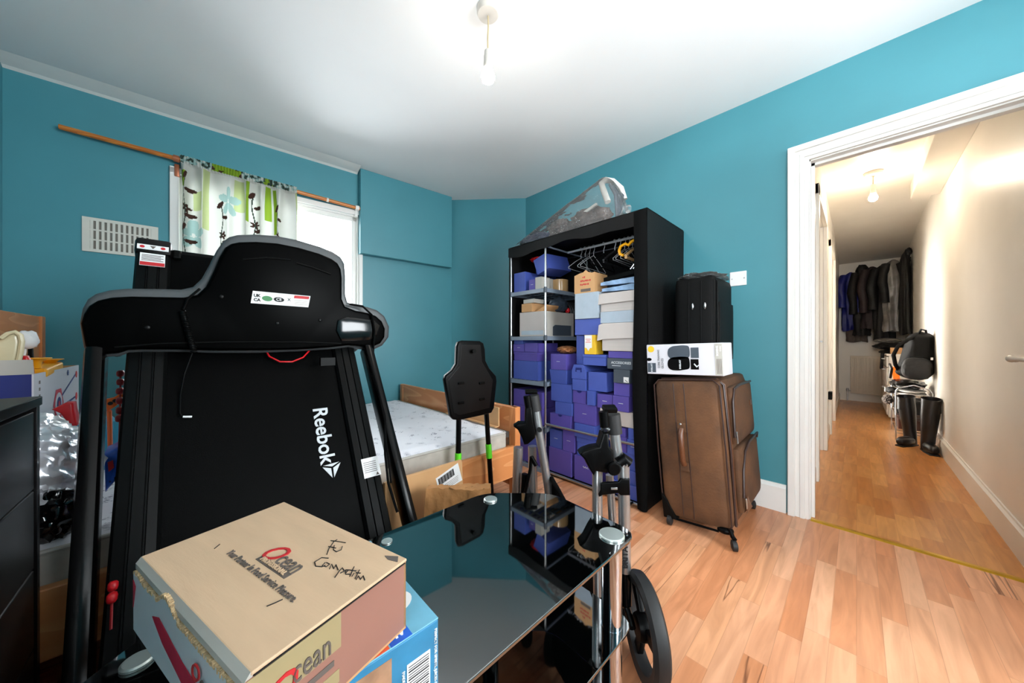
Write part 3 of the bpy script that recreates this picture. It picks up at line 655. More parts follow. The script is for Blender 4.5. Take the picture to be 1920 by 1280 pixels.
# motor cover and pivot
MB().box(-0.10, 0.52, 0.955, 1.06, 0.07, 0.24, bev=0.02).build('motor_cover', M['black'], tm, smooth=True)
MB().bar((0.0, 1.28, 0.30), (0.0, 1.40, 0.07), 0.025, 0.025, bev=0.004).build('gas_strut', M['black'], tm)
# console
CY = 1.470
outer = [(148, 606), (153, 578), (163, 560), (178, 550), (205, 543), (240, 540), (300, 541), (340, 542), (362, 537), (378, 522), (392, 497), (406, 469), (418, 452), (430, 443), (446, 439), (480, 438), (520, 441), (560, 449), (600, 461), (625, 471), (640, 481), (647, 493), (649, 515), (649, 552), (653, 566), (668, 571), (690, 575), (708, 581), (722, 592), (731, 612), (730, 632), (718, 648), (700, 656), (680, 655), (655, 651), (620, 655), (560, 659), (480, 662), (400, 662), (330, 660), (270, 660), (240, 661), (224, 667), (190, 670), (165, 670), (155, 650)]
inner = [(150, 606), (156, 588), (166, 573), (182, 563), (208, 557), (245, 555), (300, 556), (345, 557), (370, 552), (386, 537), (400, 510), (412, 481), (423, 463), (434, 456), (448, 453), (480, 452), (520, 455), (560, 463), (598, 474), (622, 484), (634, 493), (640, 504), (642, 520), (642, 560), (648, 574), (668, 582), (690, 586), (706, 592), (717, 602), (723, 616), (722, 632), (714, 644), (700, 650), (680, 650), (655, 647), (620, 651), (560, 655), (480, 657), (400, 657), (330, 655), (270, 655), (240, 656), (222, 662), (190, 665), (168, 665), (158, 648)]
MB().prism([aty(x, y, CY) for x, y in inner], (0, 0.045, 0), 0.010, 3).build('console_back_cover', M['consback'], tm, smooth=50)
MB().prism([aty(x, y, CY+0.022) for x, y in outer], (0, 0.055, 0), 0.012, 3).build('console_bezel', M['greyrim'], tm, smooth=50)
# display side facing the runner
MB().box(0.10, 0.42, CY+0.077, CY+0.083, 1.08, 1.33, bev=0.003).build('display', M['blackgloss'], tm)
# recessed panels and screws on the back shell
lab = MB().prism([aty(x, y, CY-0.0005) for x, y in ((474, 545), (582, 555), (578, 576), (470, 568))], (0, -0.001, 0)).build('compliance_label', M['whitelabel'], tm)
def lq(pts, nm, m): MB().prism([aty(x, y, CY-0.0018) for x, y in pts], (0, -0.0004, 0)).build(nm, m, lab)
lq([(552, 553.5), (580, 556), (579, 561), (551, 559)], 'red_band', M['redprint'])
for k in range(3): lq([(552, 562+3.4*k), (576, 564.2+3.4*k), (576, 565.3+3.4*k), (552, 563.1+3.4*k)], 'print_line', M['boxgrey'])
def ov(cx, cy, a, b, nm, m): lq([(cx+a*math.cos(t*PI/8), cy+b*math.sin(t*PI/8)+0.1*a*math.cos(t*PI/8)) for t in range(16)], nm, m)
ov(501, 559.5, 10, 5, 'green_oval', M['greenprint']); ov(523, 561.5, 10, 4.5, 'grey_oval', M['rail'])
ld = (aty(582, 555, CY)-aty(474, 545, CY)).normalized()
lu = Vector((0, 1, 0)).cross(ld)*-1
lu = -lu if lu.z < 0 else lu
text('lettering', 'UK', 0.014, aty(482, 554, CY-0.0018), ld, lu, M['blackprint'], lab, bold=0.0006)
text('lettering', 'CA', 0.014, aty(482, 562, CY-0.0018), ld, lu, M['blackprint'], lab, bold=0.0006)
text('lettering', 'CE', 0.014, aty(523, 561.5, CY-0.0026), ld, lu, M['whitelabel'], lab)
text('lettering', 'X', 0.016, aty(542, 562, CY-0.0018), ld, lu, M['blackprint'], lab)
for x, y in ((276, 614), (415, 556), (520, 606), (600, 600)):
    MB().lathe([(0.007, 0), (0.006, 0.002), (0.003, 0.003)], 14, Matrix.Translation(aty(x, y, CY)) @ Matrix.Rotation(PI/2, 4, 'X')).build('screw', M['rail'], tm, smooth=True)
for pts in (((456, 486), (500, 483), (545, 487)), ((556, 493), (585, 501), (620, 514))):
    MB().tube([aty(x, y, CY-0.002) for x, y in pts], 0.003, 8).build('moulded_rib', M['rail'], tm, smooth=True)
MB().prism([aty(x, y, CY-0.001) for x, y in ((633, 600), (650, 594), (700, 600), (712, 610), (706, 628), (690, 638), (640, 640), (630, 620))], (0, -0.006, 0), 0.003).build('cup_holder_shell', M['blackgloss'], tm, smooth=50)
MB().tube([aty(x, y, CY-0.004) for x, y in ((214, 651), (300, 644), (420, 641), (560, 641), (640, 644))], 0.0025, 8).build('seam', M['rail'], tm, smooth=True)
# hand grips towards the runner
for x, r in ((-0.20, 0.0), (0.60, 0.0)):
    MB().tube([(x, CY+0.06, 1.02), (x, CY+0.16, 1.01), (x, CY+0.30, 0.985), (x, CY+0.36, 0.96)], [0.022, 0.022, 0.021, 0.016], 14).build('hand_grip', M['rubber'], tm, smooth=True)
# cup ring
MB().lathe([(0.034, 0), (0.036, 0.005), (0.034, 0.010)], 24, Matrix.Translation(Vector((aty(664, 656, 1.52).x, 1.56, 0.965)))).build('cup_holder', M['steel'], tm, smooth=True)
# safety cord, coiled cable, red strap, power cable
pts = [aty(375, 541, CY-0.012), aty(352, 560, CY-0.014), aty(344, 580, CY-0.012)]
MB().tube(pts, 0.0035, 8).build('safety_cord', M['black'], tm, smooth=True)
a = aty(342, 582, CY-0.018); b = aty(364, 660, CY-0.018); co = []
for i in range(0, 400):
    t = i/399; p = a.lerp(b, t); g = t*2*PI*26; co.append(p+Vector((math.cos(g)*0.007, math.sin(g)*0.007, 0)))
MB().tube(co, 0.0018, 5).build('coiled_cable', M['rail'], tm, smooth=True)
def dkpx(px, py, off=0.012):  # a point just in front of the leaning belt
    d = (FWD + RGT*((px-960)/FPX) + UP*((640-py)/FPX)); n = DK.to_3x3() @ Vector((0, -1, 0)); o = DK @ Vector((0, 0.02, 0)) + n*off
    return CAMP + d*((o-CAMP).dot(n)/d.dot(n))
MB().tube([aty(360, 662, CY-0.01), dkpx(346, 700, .03), dkpx(338, 740), dkpx(337, 775), dkpx(341, 781)], 0.0028, 8).build('hanging_cable', M['black'], tm, smooth=True)
MB().tube([dkpx(343, 781), dkpx(360, 781)], 0.003, 8).build('cable_clip', M['whitelabel'], tm)
MB().tube([aty(497, 655, CY+.05), dkpx(505, 668, .02), dkpx(525, 678, .02), dkpx(548, 678, .02), dkpx(568, 670, .02), aty(582, 655, CY+.05)], 0.003, 8).build('red_cord', M['red'], tm, smooth=True)
MB().tube([aty(655, 570, CY-.006), aty(680, 574, CY-.012), aty(697, 590, CY-.012), aty(702, 620, CY-.012), aty(700, 655, CY-.01), aty(697, 700, 1.40), aty(712, 745, 1.33), aty(722, 790, 1.27), aty(722, 850, 1.2), aty(728, 905, 1.12), aty(745, 960, 1.06)], 0.0045, 8).build('power_cable', M['black'], tm, smooth=True)
MB().tube([aty(690, 668, 1.44), aty(706, 720, 1.36), aty(722, 780, 1.285), aty(724, 830, 1.22), aty(733, 905, 1.13)], 0.0035, 8).build('power_cable', M['black'], tm, smooth=True)
MB().box(-0.03, 0.02, 0, 0.02, 0, 0.03, Matrix.Translation(aty(618, 685, 1.40))).build('latch', M['rail'], tm)

# red beads strung behind the left edge of the treadmill deck
tk = thing('beaded_toy_track', 'dark red segmented toy strip hanging along the left edge of the treadmill deck', 'toy', tuple(aty(214, 1130, 1.16)))
for i, (x, y) in enumerate([(226, 700), (226, 716), (225, 733), (225, 751), (225, 769), (224, 784), (218, 1005), (216, 1028), (214, 1052), (213, 1075), (212, 1098), (210, 1120)]):
    yy = 1.62-(y-700)/420*0.46
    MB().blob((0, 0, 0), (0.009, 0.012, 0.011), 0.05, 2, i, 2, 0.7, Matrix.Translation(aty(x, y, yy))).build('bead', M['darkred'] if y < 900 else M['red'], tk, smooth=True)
MB().tube([aty(226, 695, 1.625), aty(225, 784, 1.535), aty(218, 1000, 1.29), aty(210, 1124, 1.16)], 0.0025, 6).build('string', M['darkred'], tk)
MB().tube([aty(210, 1124, 1.16), aty(208, 1180, 1.12)], 0.0025, 6).build('string', M['darkred'], tk)

# ---------------- chest of drawers ----------------
ch = thing('chest_of_drawers', 'black brown wooden chest of drawers at the left edge beside the treadmill', 'chest of drawers', (-0.49, 1.01, 0))
cx0, cx1, cy0, cy1, cz = -0.70, -0.275, 0.62, 1.40, 0.865
MB().box(cx0, cx1-0.002, cy1-0.018, cy1, 0, cz-0.022, bev=0.001).box(cx0, cx1-0.002, cy0, cy0+0.018, 0, cz-0.022, bev=0.001).box(cx0, cx0+0.01, cy0, cy1, 0.05, cz-0.03).box(cx0, cx1-0.03, cy0, cy1, 0.03, 0.05).build('carcass', M['blackedge'], ch)
MB().box(cx0, cx1+0.002, cy0, cy1, cz-0.022, cz, bev=0.002).build('top', M['blackwood'], ch)
for k in range(4):
    z1 = cz-0.034-k*0.192; z0 = z1-0.188
    d = MB().box(cx1-0.02, cx1-0.006, cy0+0.021, cy1-0.021, z0, z1, bev=0.0025).build('drawer', M['blackwood'], ch)
    MB().tube([(cx1-0.006, (cy0+cy1)/2, (z0+z1)/2), (cx1+0.02, (cy0+cy1)/2, (z0+z1)/2)], [0.008, 0.014], 14).build('knob', M['steel'], d, smooth=True)
tag(MB().box(-0.52, -0.335, 1.02, 1.32, cz+0.0005, cz+0.012, bev=0.002).build('black_tray', M['blackgloss']), 'flat glossy black panel lying on the chest of drawers', 'panel')

# ---------------- things on the left side of the bed ----------------
ab = thing('target_game_box', 'open white and navy toy archery box standing on the mattress head end', 'box', (-0.5, 1.95, 0.47))
X0, X1, Y0, Y1, ZB, ZT = -0.585, -0.355, 1.74, 2.28, 0.478, 0.900
MB().box(X1-0.004, X1, Y0, Y1, ZB, ZT).build('printed_side', M['archwhite'], ab)
MB().box(X0, X1-0.004, Y0, Y0+0.004, ZB, ZT).build('front_panel', M['navy'], ab)
MB().box(X0, X1-0.004, Y1-0.004, Y1, ZB, ZT).box(X0, X0+0.004, Y0+0.004, Y1-0.004, ZB, ZT).box(X0+0.004, X1-0.004, Y0+0.004, Y1-0.004, ZB, ZB+0.004).build('carton', M['card'], ab)
MB().prism([(X0, Y0, ZT), (X1, Y0, ZT), (X1, Y0-0.01, ZT+0.045), (X0, Y0-0.01, ZT+0.045)], (0, 0.003, 0)).build('flap', M['boxgrey'], ab)
def on(y, z): return Vector((X1+0.0006, y, z))
def disc(y, z, r, nm, m, k=0.0006, n=20): MB().prism([on(y+r*math.cos(2*PI*i/n), z+r*math.sin(2*PI*i/n))+Vector((k, 0, 0)) for i in range(n)], (0.0003, 0, 0)).build(nm, m, ab)
disc(1.99, 0.775, 0.062, 'printed_hexagon', M['cardred'], 0.0, 6); disc(1.99, 0.775, 0.042, 'printed_ring', M['archwhite'], 0.0006); disc(1.99, 0.775, 0.026, 'printed_ring', M['navy'], 0.0012); disc(1.99, 0.775, 0.012, 'printed_centre', M['cardred'], 0.0018, 12)
for a, b in (((2.03, 0.80), (2.24, 0.87)), ((2.03, 0.76), (2.24, 0.775)), ((2.20, 0.72), (2.20, 0.86))):
    MB().bar(on(*a), on(*b), 0.0008, 0.007, (0, 0, 1)).build('printed_shaft', M['navy'], ab)
disc(2.235, 0.865, 0.014, 'printed_tip', M['redprint'], 0.0003, 12); disc(2.235, 0.775, 0.016, 'printed_tip', M['redprint'], 0.0003, 12); disc(2.11, 0.88, 0.012, 'printed_badge', M['navy'], 0.0003, 6)
MB().box(0, 0.0006, 2.13, 2.16, 0.70, 0.73, Matrix.Translation((X1, 0, 0))).build('printed_badge', M['redprint'], ab); MB().box(0, 0.0006, 2.16, 2.21, 0.71, 0.745, Matrix.Translation((X1, 0, 0))).build('printed_badge', M['navy'], ab)
for k in range(4): MB().box(0, 0.0006, 1.785, 1.797, 0.80+k*0.022, 0.81+k*0.022, Matrix.Translation((X1, 0, 0))).build('printed_mark', M['greyprint'], ab)
# toys sticking out of the box
def toppx(px, py, y): return aty(px, py, y)
t = thing('beige_plastic_scoop', 'large translucent beige scoop shape leaning out of the toy box', 'toy', tuple(toppx(15, 690, 1.76)))
oc = [(-14, 640), (2, 634), (15, 625), (28, 622), (38, 628), (41, 640), (38, 662), (33, 682), (25, 690), (5, 692), (-12, 690)]
MB().prism([aty(x, y, 1.76) for x, y in oc], (0.0, 0.03, 0.004), 0.012, 3).build('scoop', M['beige'], t, smooth=60)
MB().tube([aty(x, y, 1.758) for x, y in oc[1:9]], 0.006, 8).build('rim', M['beige'], t, smooth=True)
t = thing('red_toy_launcher', 'red plastic toy launcher lying in the open toy box', 'toy', tuple(toppx(48, 695, 1.80)))
MB().prism([aty(x, y, 1.79) for x, y in ((28, 695), (36, 675), (42, 667), (52, 667), (58, 676), (62, 690), (64, 704), (56, 704), (52, 693))], (-0.01, 0.06, 0), 0.006).build('body', M['red'], t, smooth=60)
MB().box(-0.015, 0.0, -0.001, 0.001, -0.004, 0.006, Matrix.Translation(aty(43, 671, 1.789))).build('slot', M['blackprint'], t)
t = thing('orange_suction_darts', 'orange yellow toy dart holder with suction cups in the toy box', 'toy', tuple(toppx(80, 690, 2.0)))
MB().bar(aty(64, 700, 1.85), aty(98, 686, 2.08), 0.05, 0.03, bev=0.006).build('holder', M['yellow'], t)
for px, yy in ((68, 1.86), (94, 2.05)):
    MB().lathe([(0.010, 0), (0.012, 0.02), (0.020, 0.028), (0.032, 0.032), (0.030, 0.034)], 20, Matrix.Translation(aty(px, 690, yy))).build('suction_cup', M['yellow'], t, smooth=True)
t = thing('white_skull_wand', 'small white carved head on a thin white stick in the toy box', 'toy', tuple(toppx(47, 670, 1.86)))
MB().blob((0, 0, 0), (0.022, 0.016, 0.030), 0.18, 2.5, 5, 3, 0.9, Matrix.Translation(aty(52, 637, 1.86))).build('head', M['whitelabel'], t, smooth=True)
MB().tube([aty(50, 645, 1.86), aty(44, 672, 1.86), aty(40, 700, 1.86)], 0.0035, 8).build('stick', M['whitelabel'], t)
t = thing('black_toy_blade', 'narrow black toy blade standing behind the white stick', 'toy', tuple(toppx(56, 690, 1.95)))
MB().prism([aty(x, y, 1.93) for x, y in ((56, 632), (60, 636), (63, 700), (50, 700), (52, 650))], (0, 0.012, 0), 0.002).build('blade', M['black'], t)
# silver bag
bagc = Vector((-0.395, 1.58, 0.645))
sb = MB(); b2 = bmesh.new(); bmesh.ops.create_icosphere(b2, subdivisions=6, radius=1)
for v in b2.verts:
    d = v.co.normalized(); k = 1+0.14*noise.noise(d*2.2+Vector((4, 1, 2)))-0.22*abs(noise.noise(Vector((d.x*2, d.y*2, d.z*5+d.x*2))+Vector((1, 7, 2))))-0.06*abs(noise.noise(d*11))+0.06
    q = Vector([math.copysign(abs(c_)**0.8, c_) for c_ in d]); wz = 1-0.25*max(0, q.z)
    v.co = Vector((q.x*0.185*k*wz, q.y*0.135*k*wz, q.z*0.16*k))+bagc
sb.merge(b2)
sbg = thing('silver_bag', 'bulging shiny silver plastic bag on the bed beside the chest', 'bag', (-0.395, 1.58, 0.478))
sb.build('bag', M['silver'], sbg, smooth=True)
MB().blob(aty(92, 965, 1.50), (0.06, 0.045, 0.075), 0.2, 4, 3, 4).build('black_lining', M['blackgloss'], sbg, smooth=True).hide_render = False
# red toy blaster and blue toy above the bag
t = thing('red_toy_blaster', 'red plastic toy blaster with blue barrel piled behind the silver bag', 'toy', tuple(aty(130, 800, 1.75)))
MB().prism([aty(x, y, 1.74) for x, y in ((96, 768), (112, 760), (122, 755), (137, 755), (139, 770), (146, 795), (140, 803), (124, 790), (112, 775))], (0, 0.05, 0), 0.006).build('body', M['red'], t, smooth=60)
MB().tube([aty(139, 797, 1.77), aty(150, 818, 1.77), aty(153, 850, 1.77)], [0.020, 0.024, 0.018], 16).build('barrel', M['cyan'], t, smooth=True)
for k in range(3): MB().tube([aty(147+k, 806+5*k, 1.77), aty(148+k, 808+5*k, 1.77)], 0.027, 16).build('ring', M['red'] if k == 2 else M['blue'], t, smooth=True)
t = thing('blue_toy_vehicle', 'bright blue toy with red patches lying on the bed behind the treadmill post', 'toy', tuple(aty(212, 900, 1.62)))
MB().prism([aty(x, y, 1.60) for x, y in ((194, 852), (205, 848), (232, 832), (236, 870), (214, 905), (196, 925))], (0, 0.09, 0.01), 0.012, 3).build('body', M['blue'], t, smooth=60)
MB().prism([aty(x, y, 1.598) for x, y in ((202, 866), (212, 862), (214, 876), (204, 884))], (0, -0.004, 0), 0.001).build('patch', M['redprint'], t)
MB().prism([aty(x, y, 1.598) for x, y in ((214, 896), (232, 872), (234, 888), (216, 915))], (0, 0.03, 0), 0.003).build('wheel_guard', M['rail'], t)
t = thing('orange_toy_track', 'orange toy track piece with black holes behind the treadmill post', 'toy', tuple(aty(213, 765, 1.7)))
MB().prism([aty(x, y, 1.70) for x, y in ((198, 748), (213, 745), (232, 733), (234, 748), (216, 762), (200, 772))], (0, 0.012, 0), 0.002).build('track', M['orange'], t)
for x, y in ((207, 756), (216, 751)): MB().lathe([(0.006, 0), (0.006, 0.002)], 12, Matrix.Translation(aty(x, y, 1.699)) @ Matrix.Rotation(PI/2, 4, 'X')).build('hole', M['blackprint'], t)
MB().tube([aty(205, 770, 1.706), aty(207, 850, 1.76)], 0.006, 8).build('stand', M['orange'], t)
tag(MB().blob(aty(201, 815, 2.2)+Vector((0, 0, -0.07)), (0.045, 0.05, 0.15), 0.15, 3, 2, 3, 0.8).build('blue_toy_bottle', M['cyan'], smooth=True), 'light blue toy bottle standing on the mattress behind the treadmill post', 'toy')
tag(MB().blob(aty(145, 905, 1.62)+Vector((0.0, 0, 0.0)), (0.03, 0.03, 0.09), 0.15, 3, 8, 3, 0.8).build('red_toy_case', M['red'], smooth=True), 'small red toy case wedged right of the silver bag', 'toy')

# ---------------- TV stand ----------------
tv = thing('glass_tv_stand', 'black glass corner television stand with chrome legs in the foreground', 'tv stand', (0.32, 0.62, 0))
TO = [(-0.21, 0.46), (-0.17, 0.40), (0.79, 0.395), (0.815, 0.40), (0.832, 0.425), (0.851, 0.697), (0.690, 0.854), (-0.05, 0.854), (-0.21, 0.70)]
def rnd(pts, r=0.03, n=4):
    out = []
    for i, p in enumerate(pts):
        a = Vector(pts[i-1]+(0,)); b = Vector(p+(0,)); c_ = Vector(pts[(i+1) % len(pts)]+(0,))
        rr = min(r, (a-b).length*0.45, (c_-b).length*0.45); s = b+(a-b).normalized()*rr; e = b+(c_-b).normalized()*rr
        for k in range(n+1): t = k/n; q = s*(1-t)**2+b*2*t*(1-t)+e*t*t; out.append((q.x, q.y))
    return out
TOR = rnd([(-0.21, 0.395), (0.835, 0.395), (0.851, 0.697), (0.690, 0.854), (-0.05, 0.854), (-0.21, 0.697)], 0.05)
MB().prism([(x, y, 0.492) for x, y in TOR], (0, 0, 0.008), 0.0015).build('glass_top', M['tableglass'], tv)
cen = Vector((0.32, 0.62))
for z in (0.262, 0.06):
    MB().prism([(cen.x+(x-cen.x)*0.985, cen.y+(y-cen.y)*0.985, z) for x, y in TOR], (0, 0, 0.007), 0.0015).build('glass_shelf', M['tableglass'], tv)
for x, y in ((0.775, 0.437), (-0.13, 0.437), (0.673, 0.80), (-0.064, 0.775)):
    MB().lathe([(0.0255, 0.0), (0.0255, 0.491)], 32, Matrix.Translation((x, y, 0))).build('leg', M['chrome'], tv, smooth=True)
    MB().lathe([(0.027, 0.2685), (0.027, 0.2715)], 32, Matrix.Translation((x, y, 0))).build('leg_collar', M['chrome'], tv, smooth=True)
    r = 0.032 if x > 0.7 else (0.021 if x < -0.1 or y > 0.79 and x > 0 else 0.020)
    MB().lathe([(r, 0.5005), (r, 0.504), (r-0.003, 0.506)], 32, Matrix.Translation((x, y, 0))).build('leg_disc', M['disc'], tv)
MB().lathe([(0.013, 0.5005), (0.013, 0.503)], 24, Matrix.Translation((0.346, 0.812, 0))).build('leg_disc', M['disc'], tv)
MB().lathe([(0.015, 0.0), (0.015, 0.49)], 20, Matrix.Translation((0.346, 0.812, 0))).build('leg', M['chrome'], tv, smooth=True)

# ---------------- blue cup box and cardboard box on the stand ----------------
cb = thing('blue_product_box', 'light blue printed product box on the glass stand under the brown box', 'box', (0.09, 0.51, 0.5))
bx0, bx1, by0, by1, bz0, bz1 = 0.030, 0.241, 0.397, 0.640, 0.5075, 0.622
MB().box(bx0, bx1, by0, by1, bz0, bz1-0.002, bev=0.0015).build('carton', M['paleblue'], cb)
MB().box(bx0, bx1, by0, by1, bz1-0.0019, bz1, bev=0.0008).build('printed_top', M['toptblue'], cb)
xt = Vector((1, 0, 0)); yt = Vector((0, 1, 0))
def flat(x0, x1, y0, y1, z, m, nm, par=None): return MB().box(x0, x1, y0, y1, z, z+0.0004).build(nm, m, par or cb)
MB().prism([(0.205+0.028*math.cos(a*PI/12), 0.463+0.022*math.sin(a*PI/12), bz1) for a in range(24)], (0, 0, 0.0004)).build('printed_roundel', M['whitelabel'], cb)
[MB().bar((0.190+0.006*k, 0.455+0.003*(k % 2), bz1+0.0006), (0.194+0.006*k, 0.470-0.002*(k % 2), bz1+0.0006), 0.0012, 0.0004).build('printed_scribble', M['redprint'], cb) for k in range(5)]
flat(0.175, 0.203, 0.3975, 0.425, bz1, M['blue'], 'blue_panel'); text('lettering', 'AL', 0.015, (0.189, 0.411, bz1+0.0005), (-1, 0, 0), (0, -1, 0), M['whitelabel'], cb, bold=0.0006)
flat(0.151, 0.173, 0.3975, 0.425, bz1+0.0003, M['orangered'], 'orange_panel'); flat(0.126, 0.149, 0.3975, 0.425, bz1+0.0003, M['cardred'], 'red_panel')
text('lettering', 'NO', 0.013, (0.162, 0.411, bz1+0.0009), (-1, 0, 0), (0, -1, 0), M['whitelabel'], cb, bold=0.0006); text('lettering', 'ZT', 0.013, (0.1375, 0.411, bz1+0.0009), (-1, 0, 0), (0, -1, 0), M['whitelabel'], cb, bold=0.0006)
MB().box(0.045, 0.175, by0-0.0006, by0-0.0001, bz0+0.01, bz1-0.012).build('picture_panel', M['photoish'], cb)
MB().box(0.195, 0.228, by0-0.0007, by0-0.0001, bz0+0.035, bz0+0.08).build('barcode_label', M['whitelabel'], cb)
for k in range(12): MB().box(0.197, 0.226, by0-0.0011, by0-0.0007, bz0+0.038+k*0.0034, bz0+0.038+k*0.0034+0.0008+0.0008*(k % 3 == 0)).build('barcode_line', M['blackprint'], cb)
for k, s in enumerate(('PERFECT FOR SPIRITS, JUICES & MIXERS', 'MADE IN CHINA')):
    text('lettering', s, 0.0055, (0.236-0.046*k, by0-0.0002, bz0+0.055), (0, 0, -1), (1, 0, 0), M['whitelabel'], cb)
OB = thing('cardboard_box', 'worn brown glassware cardboard box lying on the blue box, handwriting on its lid', 'box', (0.0725, 0.5335, 0.6235), math.atan2(-0.96, 0.28))
LX, LY, LZ = 0.3075/2, 0.1765/2, 0.091
def obm(): return MB()
def ob(mb, nm, m, **k): return mb.build(nm, m, OB, world=False, **k)
b = MB(); b.box(-LX, LX, -LY, LY, 0, 0.003); b.box(-LX, LX, LY-0.003, LY, 0.003, LZ-0.004); b.box(-LX, -LX+0.003, -LY+0.004, LY-0.003, 0.003, LZ-0.004); b.box(-LX+0.003, LX-0.004, -LY+0.003, -LY+0.006, 0.003, LZ-0.012)
ob(b, 'carton', M['card'])
ob(MB().box(LX-0.003, LX, -LY, LY, 0.003, LZ-0.005), 'end_panel', M['cardpink'])
ob(MB().box(LX, LX+0.0005, -LY, -0.002, 0.048, LZ-0.006), 'beige_print', M['cardyel'])
ob(MB().box(LX, LX+0.0005, -LY+0.03, -0.004, 0.012, 0.026), 'beige_print', M['cardyel'])
# torn side panel: wavy upper edge
n = 60; top = []
for i in range(n+1):
    t = i/n; x = -LX+t*2*LX
    z = LZ-0.016+0.004*noise.noise(Vector((t*9, 0, 0)))
    if 0.30 < t < 0.52: z += 0.012*math.sin((t-0.30)/0.22*PI)
    top.append((x, z))
mb = MB(); mb.prism([(-LX, -LY-0.003, 0.0)]+[(x, -LY-0.003, z) for x, z in top]+[(LX, -LY-0.003, 0.0)], (0, 0.003, 0)); ob(mb, 'side_panel', M['cardwhite'])
mb = MB()
for i in range(240):
    t = i/239; x = -LX+t*2*LX; z = LZ-0.016+0.004*noise.noise(Vector((t*9, 0, 0)))+(0.012*math.sin((t-0.30)/0.22*PI) if 0.30 < t < 0.52 else 0)
    mb.box(x-0.0008, x+0.0008, -LY-0.0026-0.0012*random.random(), -LY+0.0005, z-0.0025, z+0.0004+0.002*random.random())
ob(mb, 'torn_edge', M['corr'])
mb = MB(); mb.prism([(-LX+0.002, -LY-0.0038, 0.030), (-LX+0.012, -LY-0.0038, 0.060), (-LX+0.002, -LY-0.0038, 0.066)], (0, 0.0006, 0)); mb.prism([(-0.075, -LY-0.0038, 0.050), (-0.052, -LY-0.0038, 0.058), (0.02, -LY-0.0038, 0.042), (0.12, -LY-0.0038, 0.030), (LX, -LY-0.0038, 0.022), (LX, -LY-0.0038, 0.004), (0.05, -LY-0.0038, 0.012), (-0.04, -LY-0.0038, 0.034)], (0, 0.0006, 0)); ob(mb, 'red_stripe', M['cardred'])
# torn paper curls
for (x, y, s) in ():
    g = MB(); g.grid(lambda u, v, x=x, y=y, s=s: (x+s*(u-.5)*2+0.003*math.sin(v*5), y+0.010*v-0.004*math.sin(u*4), LZ-0.008+0.004*math.sin(v*2.4)+0.002*math.sin(u*7)), 10, 8); ob(g, 'torn_flap', M['cardtop'], smooth=True)
# lid, slightly bowed, with turned down front edge
mb = MB(); mb.box(-LX-0.001, LX+0.001, -LY+0.004, LY+0.001, LZ-0.0035, LZ, bev=0.0012); ob(mb, 'lid', M['cardtop'])
mb = MB(); mb.prism([(-LX, -LY+0.004, LZ), (-LX, -LY-0.001, LZ-0.006), (-LX, -LY-0.001, LZ-0.013), (-LX, -LY+0.003, LZ-0.013), (-LX, -LY+0.006, LZ-0.003)], (2*LX, 0, 0)); ob(mb, 'lid_fold', M['boxgrey'])
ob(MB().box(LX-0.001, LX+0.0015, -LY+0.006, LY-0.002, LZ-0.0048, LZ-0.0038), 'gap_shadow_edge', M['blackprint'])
def obt(nm, s, size, x, y, m, **k):
    w_ = wm(OB); r3 = w_.to_3x3()
    ang = k.pop('ang', 0.0); xd = Vector((math.cos(ang), math.sin(ang), 0)); yd = Vector((-math.sin(ang), math.cos(ang), 0))
    return text(nm, s, size, w_ @ Vector((x, y, LZ+0.0002)), r3 @ xd, r3 @ yd, m, OB, **k)
def obp(px, py):
    q = wm(OB).inverted() @ atz(px, py, 0.6235+LZ); return q.x, q.y
x0, y0 = obp(513, 1037); x1, y1 = obp(545, 1057); xs, ys = obp(528, 1062); xt2, yt2 = obp(486, 1076)
obt('printed_logo', 'O', 0.040, x0, y0, M['redprint'], sx=1.0, shear=0.35)
obt('printed_logo', 'cean', 0.032, x1, y1, M['greyprint'], sx=0.80)
w_ = wm(OB)
xs, ys = obp(512, 1062)
ob(MB().box(xs-0.036, xs+0.036, ys-0.0045, ys+0.0045, LZ, LZ+0.0005), 'printed_bar', M['greyprint'])
obt('lettering', 'PROFESSIONAL', 0.0085, xs, ys, M['cardtop'], sx=1.0, bold=0.0002).location.z += 0.0006
obt('lettering', 'Your Partner In Food Service Pleasure.', 0.0125, xt2, yt2, M['greyprint'], sx=0.85)
# handwriting
def hand(strokes, nm='handwriting'):
    for s in strokes:
        pts = []
        for (px, py) in s:
            q = atz(px, py, 0.6235+LZ+0.0006); pts.append(q)
        MB().tube(pts, 0.0006, 5).build(nm, M['blackprint'], OB)
hand([[(613, 1039), (617, 1028), (626, 1015), (632, 1011)], [(620, 1013), (636, 1015), (648, 1017)], [(616, 1024), (630, 1027)], [(627, 1022), (625, 1030), (631, 1034), (640, 1030), (642, 1024)],
      [(616, 1046), (603, 1045), (590, 1053), (592, 1061), (604, 1062), (610, 1059)], [(610, 1054), (604, 1060), (612, 1062), (618, 1057), (612, 1054)], [(618, 1066), (622, 1057), (626, 1066), (630, 1058), (634, 1068)],
      [(628, 1082), (636, 1070), (642, 1064), (646, 1070), (638, 1074)], [(648, 1074), (654, 1068), (648, 1068), (648, 1076), (656, 1076)], [(656, 1080), (664, 1062)], [(655, 1068), (668, 1070)], [(660, 1080), (664, 1074)], [(666, 1084), (674, 1068)], [(667, 1073), (676, 1074)], [(668, 1086), (672, 1079), (676, 1086)], [(677, 1084), (681, 1079), (684, 1087)],
      [(500, 1136), (515, 1130), (530, 1123)], [(402, 1028), (412, 1020)]])
r3 = w_.to_3x3()
text('printed_logo', 'O', 0.040, w_ @ Vector((LX+0.0007, -0.066, 0.052)), r3 @ Vector((0, 1, 0)), UP, M['redprint'], OB, shear=0.35)
text('printed_logo', 'cean', 0.034, w_ @ Vector((LX+0.0007, -0.032, 0.060)), r3 @ Vector((0, 1, 0)), UP, M['greyprint'], OB, sx=0.62)
